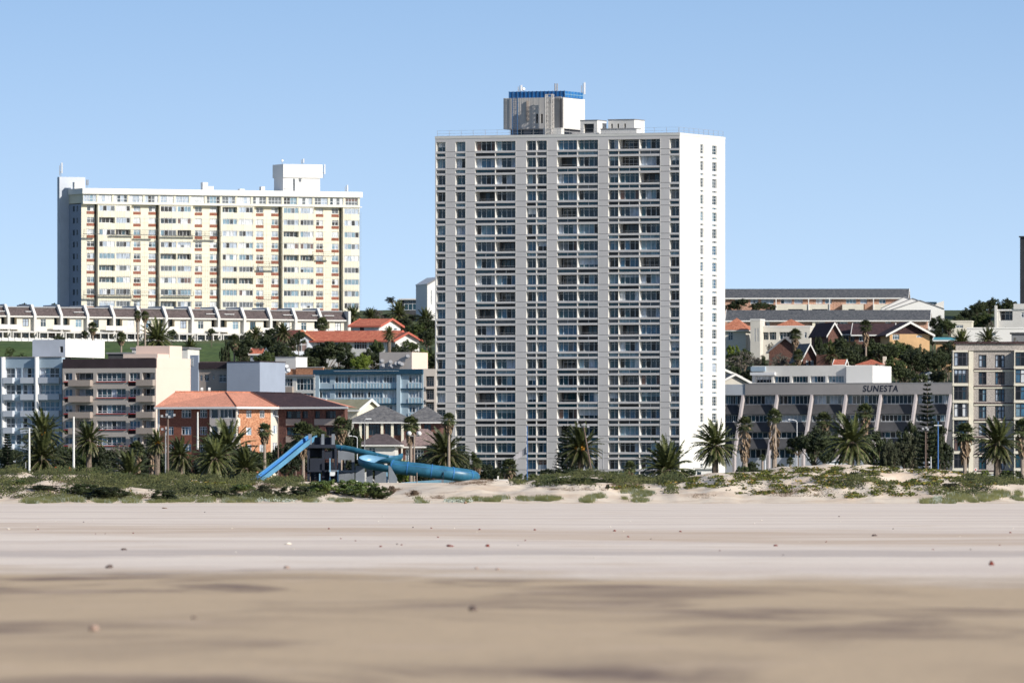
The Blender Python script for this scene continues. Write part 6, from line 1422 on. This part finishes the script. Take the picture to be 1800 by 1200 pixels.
for a,c in zip(rows,rows[1:]): m.face([a[1],a[0],c[0],c[1]]); m.face([(v[0],v[1]+.02,v[2]) for v in (c[1],c[0],a[0],a[1])])
m.obj('cloth',t)
pole('flood_light_mast',1043,1020,750,838,.10,'pole_rust','leaning brown floodlight mast before the tower','floodlight mast',lean=-17,parts=floods(3,.45))
pole('thin_post',1060,1010,788,842,.07,'metal_grey','plain pale pole right of the leaning floodlight mast','pole')
pole('street_lamp',1401,1330,742,835,.06,'metal_white','white street lamp with curved arm before the hotel','street lamp',parts=arm(-1,.8))
pole('flood_light_mast',1627,1100,755,830,.10,'pole_rust','brown floodlight mast before the dark trees by the hotel','floodlight mast',parts=floods(3,.25))
pole('thin_post',1636.5,1090,802,830,.06,'metal_white','short white post beside the brown floodlight mast','post')
def cross(t,x,h,D): m=MB().mat('metal_white'); m.box(x-.45,x+.45,-.05,.05,h-.45,h-.35); m.obj('crossbar',t)
pole('blue_pole',1649,1080,741,832,.08,'pole_blue','tall blue pole with small white crossbar','pole',parts=cross)
def sign(t,x,h,D): m=MB().mat('white'); m.tube((x,-.06,h-.2),(x,-.02,h-.2),.2,.2,14); m.obj('sign_disc',t); m=MB().mat('red'); m.tube((x,-.09,h-.2),(x,-.062,h-.2),.10,.10,12); m.obj('sign_mark',t)
pole('traffic_sign',1715,1120,822,846,.03,'metal_white','round red and white traffic sign left of the white car','traffic sign',parts=sign)
pole('thin_post',1345,1040,808,828,.07,'metal_white','short white post between the two clipped hedge blocks','post')
pole('thin_post',868.5,955,841,852,.05,'metal_grey','small grey post beside the white box on the dune','post')
pole('thin_post',733,975,830,866,.06,'bark_pale','wooden post in front of the long blue tube','post')
# white box on the dune, bench, orange bins
D=950; b=Vector((wx(868,D),D,wz(852,D))); t=thing('white_box','white cabinet standing on the dune right of the slide\'s end','cabinet',b); m=MB().mat('white'); L_=25*D/K; m.box(0,L_,0,.5,-.3,.5); m.obj('cabinet_body',t); m=MB().mat('offwhite'); m.box(-.04,L_+.04,-.04,.54,.503,.56); m.box(.35,.5,.1,.25,.561,.9); m.obj('lid',t)
D=1000
for px0,px1,yt,yb,lb in ((95,103,820,832,'upright orange board left of the tallest white pole'),(121,126,820,832,'narrow orange board beside the tallest white pole')):
    b=Vector((wx(px0,D),D,wz(yb,D))); t=thing('orange_board',lb,'board',b); w_=(px1-px0)*D/K; h_=(yb-yt)*D/K; m=MB().mat('orange_paint'); m.hexa([(0,0,-.4),(w_,0,-.4),(w_,.08,-.4),(0,.08,-.4),(0,0,h_*.95),(w_*.7,0,h_),(w_*.7,.08,h_),(0,.08,h_*.95)]); m.obj('panel',t); m=MB().mat('metal_grey'); m.box(w_*.4,w_*.5,.09,.16,-.5,h_*.8); m.obj('stake',t)
for px0,px1,yt,yb,lb in ((248,263,840,846,'red-brown low plastic barrier left of the orange one'),(266,287,839,847,'orange plastic barrier at the foot of the floodlight mast'),(365,372,852,857,'small orange-red bin in the dune plants')):
    b=Vector((wx(px0,970),970,wz(yb,970))); t=thing('plastic_barrier' if px1-px0>10 else 'bin',lb,'barrier' if px1-px0>10 else 'bin',b); w_=(px1-px0)*970/K; h_=(yb-yt)*970/K; m=MB().mat('orange_paint'); m.hexa([(0,0,-.3),(w_,0,-.3),(w_,.4,-.3),(0,.4,-.3),(.05,.1,h_),(w_-.05,.1,h_),(w_-.05,.3,h_),(.05,.3,h_)]); m.obj('shell',t); m=MB().mat('white'); m.box(.1,w_-.1,-.012,.05,h_*.45,h_*.6) if 0 else m.box(.08,w_-.08,.12,.28,h_+.003,h_+.05); m.obj('cap',t)
D=965; b=Vector((wx(363,D),D,wz(850,D))); t=thing('bench','long pale bench behind the dune plants below the largest palm','bench',b); L_=46*D/K; m=MB().mat('offwhite'); m.box(0,L_,0,.35,.22,.30); m.obj('seat',t)
for x in (.2,L_/2,L_-.3): m=MB().mat('offwhite'); m.box(x,x+.12,.05,.3,-.5,.217); m.obj('leg',t)
# parked cars
def car(px,D,yb,label,body='car_white',rz=0,sc=1):
    b=Vector((wx(px,D),D,wz(yb,D))); t=thing('parked_car',label,'car',b,rz); t.scale=(sc,sc,sc)
    prof=[(-2.1,.3),(-2.15,.62),(-1.95,.86),(-1.2,.95),(-.6,1.38),(.75,1.42),(1.5,1.0),(2.05,.92),(2.15,.55),(2.1,.3)]
    m=MB().mat(body); w_=.85; L_=[(x,-w_ if z<1 else -w_+.14,z) for x,z in prof]; Rr=[(x,-y,z) for x,y,z in L_]
    m.face(L_); m.face(Rr[::-1])
    for i in range(len(prof)): j=(i+1)%len(prof); m.face([L_[j],L_[i],Rr[i],Rr[j]])
    m.obj('body',t)
    for s_ in (-1,1):
        m=MB().mat('g_navy'); y=s_*(w_-.06); m.face([(-1.05,s_*(w_+.004),.99),(1.35,s_*(w_+.004),1.02),(.7,s_*(w_-.12),1.33),(-.55,s_*(w_-.12),1.3)][::s_*-1 or 1]); m.obj('side_window',t)
        for x in (-1.35,1.3): q=MB().mat('tyre'); q.tube((x,s_*(w_-.18),.31),(x,s_*(w_+.02),.31),.31,.31,16); wo=q.obj('wheel',t); q=MB().mat('metal_grey'); q.tube((x,s_*(w_+.021),.31),(x,s_*(w_+.04),.31),.18,.18,12); q.obj('rim',wo)
    m=MB().mat('g_navy'); m.face([(-1.18,-.68,.985),(-1.18,.68,.985),(-.62,.62,1.36),(-.62,-.62,1.36)]); m.obj('windscreen',t)
    m=MB().mat('metal_white'); m.box(-2.17,-2.1,-.75,-.45,.6,.72); m.obj('headlight',t); m=MB().mat('metal_white'); m.box(-2.17,-2.1,.45,.75,.6,.72); m.obj('headlight',t)
    return t
car(1741,1180,848,'white car parked behind the thick palm trunk, far right',rz=.15,sc=.72)
car(1033,1230,844,'white car half hidden behind the palm before the tower',sc=.7,rz=.1)
car(1466,1280,824,'white car glimpsed behind the big hotel palm',sc=.8); car(1528,1290,826,'small white car glimpsed right of the big hotel palm',sc=.75)
car(1644,1340,834,'dark car in the shade behind the blue pole','car_dark',sc=.9)
# white canopies behind the floodlight mast by the hotel
D=1330; b=Vector((wx(1624,D),D,2.0)); t=thing('white_canopy','white sloping canopy in the shade right of the brown floodlight mast','canopy',b); h_=wz(813,D)-2; m=MB().mat('white'); L_=24*D/K; p=[(0,0,h_+.4),(L_,0,h_-.3),(L_,1.5,h_-.1),(0,1.5,h_+.6)]; m.hexa([(a,b_,c-.08) for a,b_,c in p]+p); m.obj('cover',t)
for x in (.1,L_-.1): m=MB().mat('metal_grey'); m.tube((x,.4,-.3),(x,.4,h_-.3),.05,.05,6); m.obj('post',t)
# white carport block near the tower's right foot
D=1450; b=Vector((wx(1222,D),D,2.0)); t=thing('white_kiosk','small white flat-roofed kiosk at the foot of the tower\'s white side','kiosk',b); hk=wz(824,D)-2; m=MB().mat('white'); m.box(0,2.6,0,2,-.3,hk); m.mat('g_navy'); m.box(.3,.9,-.02,-.003,.5,hk-.4); m.obj('wall',t); m=MB().mat('offwhite'); m.box(-.3,3.4,-.4,2.2,hk+.003,hk+.25); m.obj('roof',t)
# ================================================================ litter of shells, kelp and stones on the beach
rng=random.Random(5)
def bit(name,px,py,wpx,m_,label,cat,flat=.5,group=None,long_=1.0,D=None):
    D=D or CZ*K/(py-HY); x=wx(px,D); r=wpx*.8*D/K/2; z=h_beach(x,D)
    m=MB().mat(m_); m.smooth=True; m.ball((0,0,0),r,r*long_,r*flat,9,6,.22); o=m.obj(name); o.location=(x,D,z+r*flat*.45); o.rotation_euler=(rng.uniform(-.2,.2),rng.uniform(-.2,.2),rng.uniform(-.4,.4)); tag(o,label,cat,group); return o
bit('kelp_scrap',1537,941,13,'stone_dark','largest dark lump lying alone on the pale sand at right','kelp',.45)
bit('kelp_scrap',791,961,16,'kelp','flat red-brown kelp scrap, longer of the pair near the middle','kelp',.3)
bit('kelp_scrap',857,961,9,'kelp','upright red kelp scrap, right of the long flat one','kelp',.8)
bit('kelp_scrap',669,962,6,'kelp','small red kelp scrap left of the long flat one','kelp',.7)
bit('kelp_scrap',1363,958,9,'kelp','red-brown kelp scrap on the right half, left of the largest lump','kelp',.5)
bit('kelp_scrap',1743,996,12,'kelp','upright blurred red scrap near the right edge','kelp',1.1)
bit('beach_stone',831,1074,20,'stone_dark','dark blurred pebble in the middle of the brown sand','stone',.7)
bit('beach_stone',165,1108,24,'rock_tan','tan blurred pebble on the brown sand at lower left','stone',.75)
bit('beach_stone',192,1000,16,'stone_dark','blurred dark lump on the brown sand edge at left','stone',.6)
bit('beach_stone',340,1088,12,'stone_dark','small blurred pebble left of centre on the brown sand','stone',.6)
bit('beach_stone',218,967,12,'stone_dark','blurred lump on the pale sand at left','stone',.5)
bit('beach_stone',504,1001,13,'rock_tan','blurred tan lump at the upper edge of the brown sand','stone',.5)
bit('beach_stone',875,1005,10,'rock_tan','faint blurred lump on the pale sand right of centre','stone',.5); bit('beach_stone',838,1003,10,'rock_tan','faint blurred lump on the pale sand at the centre','stone',.5)
bit('beach_shell',506,957,16,'shell','cream shell left of centre on the pale sand','shell',.35); bit('beach_shell',14,930,9,'shell','pale shell at the left edge of the beach','shell',.4)
o=bit('driftwood',290,893,13,'drift','thin driftwood stick lying below the left dunes','driftwood',.16)
bit('driftwood',818,879,7,'drift','dark wood stump at the foot of the sand slope, centre','driftwood',1.1,D=846)
sp_=[(67,931,3),(63,932,2.5),(168,938,2),(234,937,3),(185,938,2),(578,930,4),(599,947,3),(625,951,3),(698,957,3.5),(706,958,3.5),(758,928,3.5),(770,945,3.5),(843,931,4),(923,949,3),(940,931,4.5),(911,958,2.5),(1080,933,5),(1104,943,4.5),(1144,946,3),(1196,934,4.5),(1265,968,3),(1452,951,3),(1475,908,3),(1570,930,3),(1776,936,4),(1376,978,3),(1706,965,3),(1757,958,3),(726,927,3),(147,918,2.5),(360,900,2.5),(1640,965,3)]
for px,py,w_ in sp_: bit('kelp_bit',px,py,w_*1.25,'kelp' if rng.random()<.6 else 'stone_dark','tiny dark red-brown scrap of kelp on the pale sand','kelp',.7,'tiny kelp scraps scattered on the pale sand')
for i in range(40):
    px=rng.uniform(0,1800); py=rng.uniform(905,985); bit('shell_bit',px,py,rng.uniform(1.8,4.5),'shell','tiny pale shell fragment on the pale sand','shell',.45,'tiny shell fragments scattered on the pale sand')
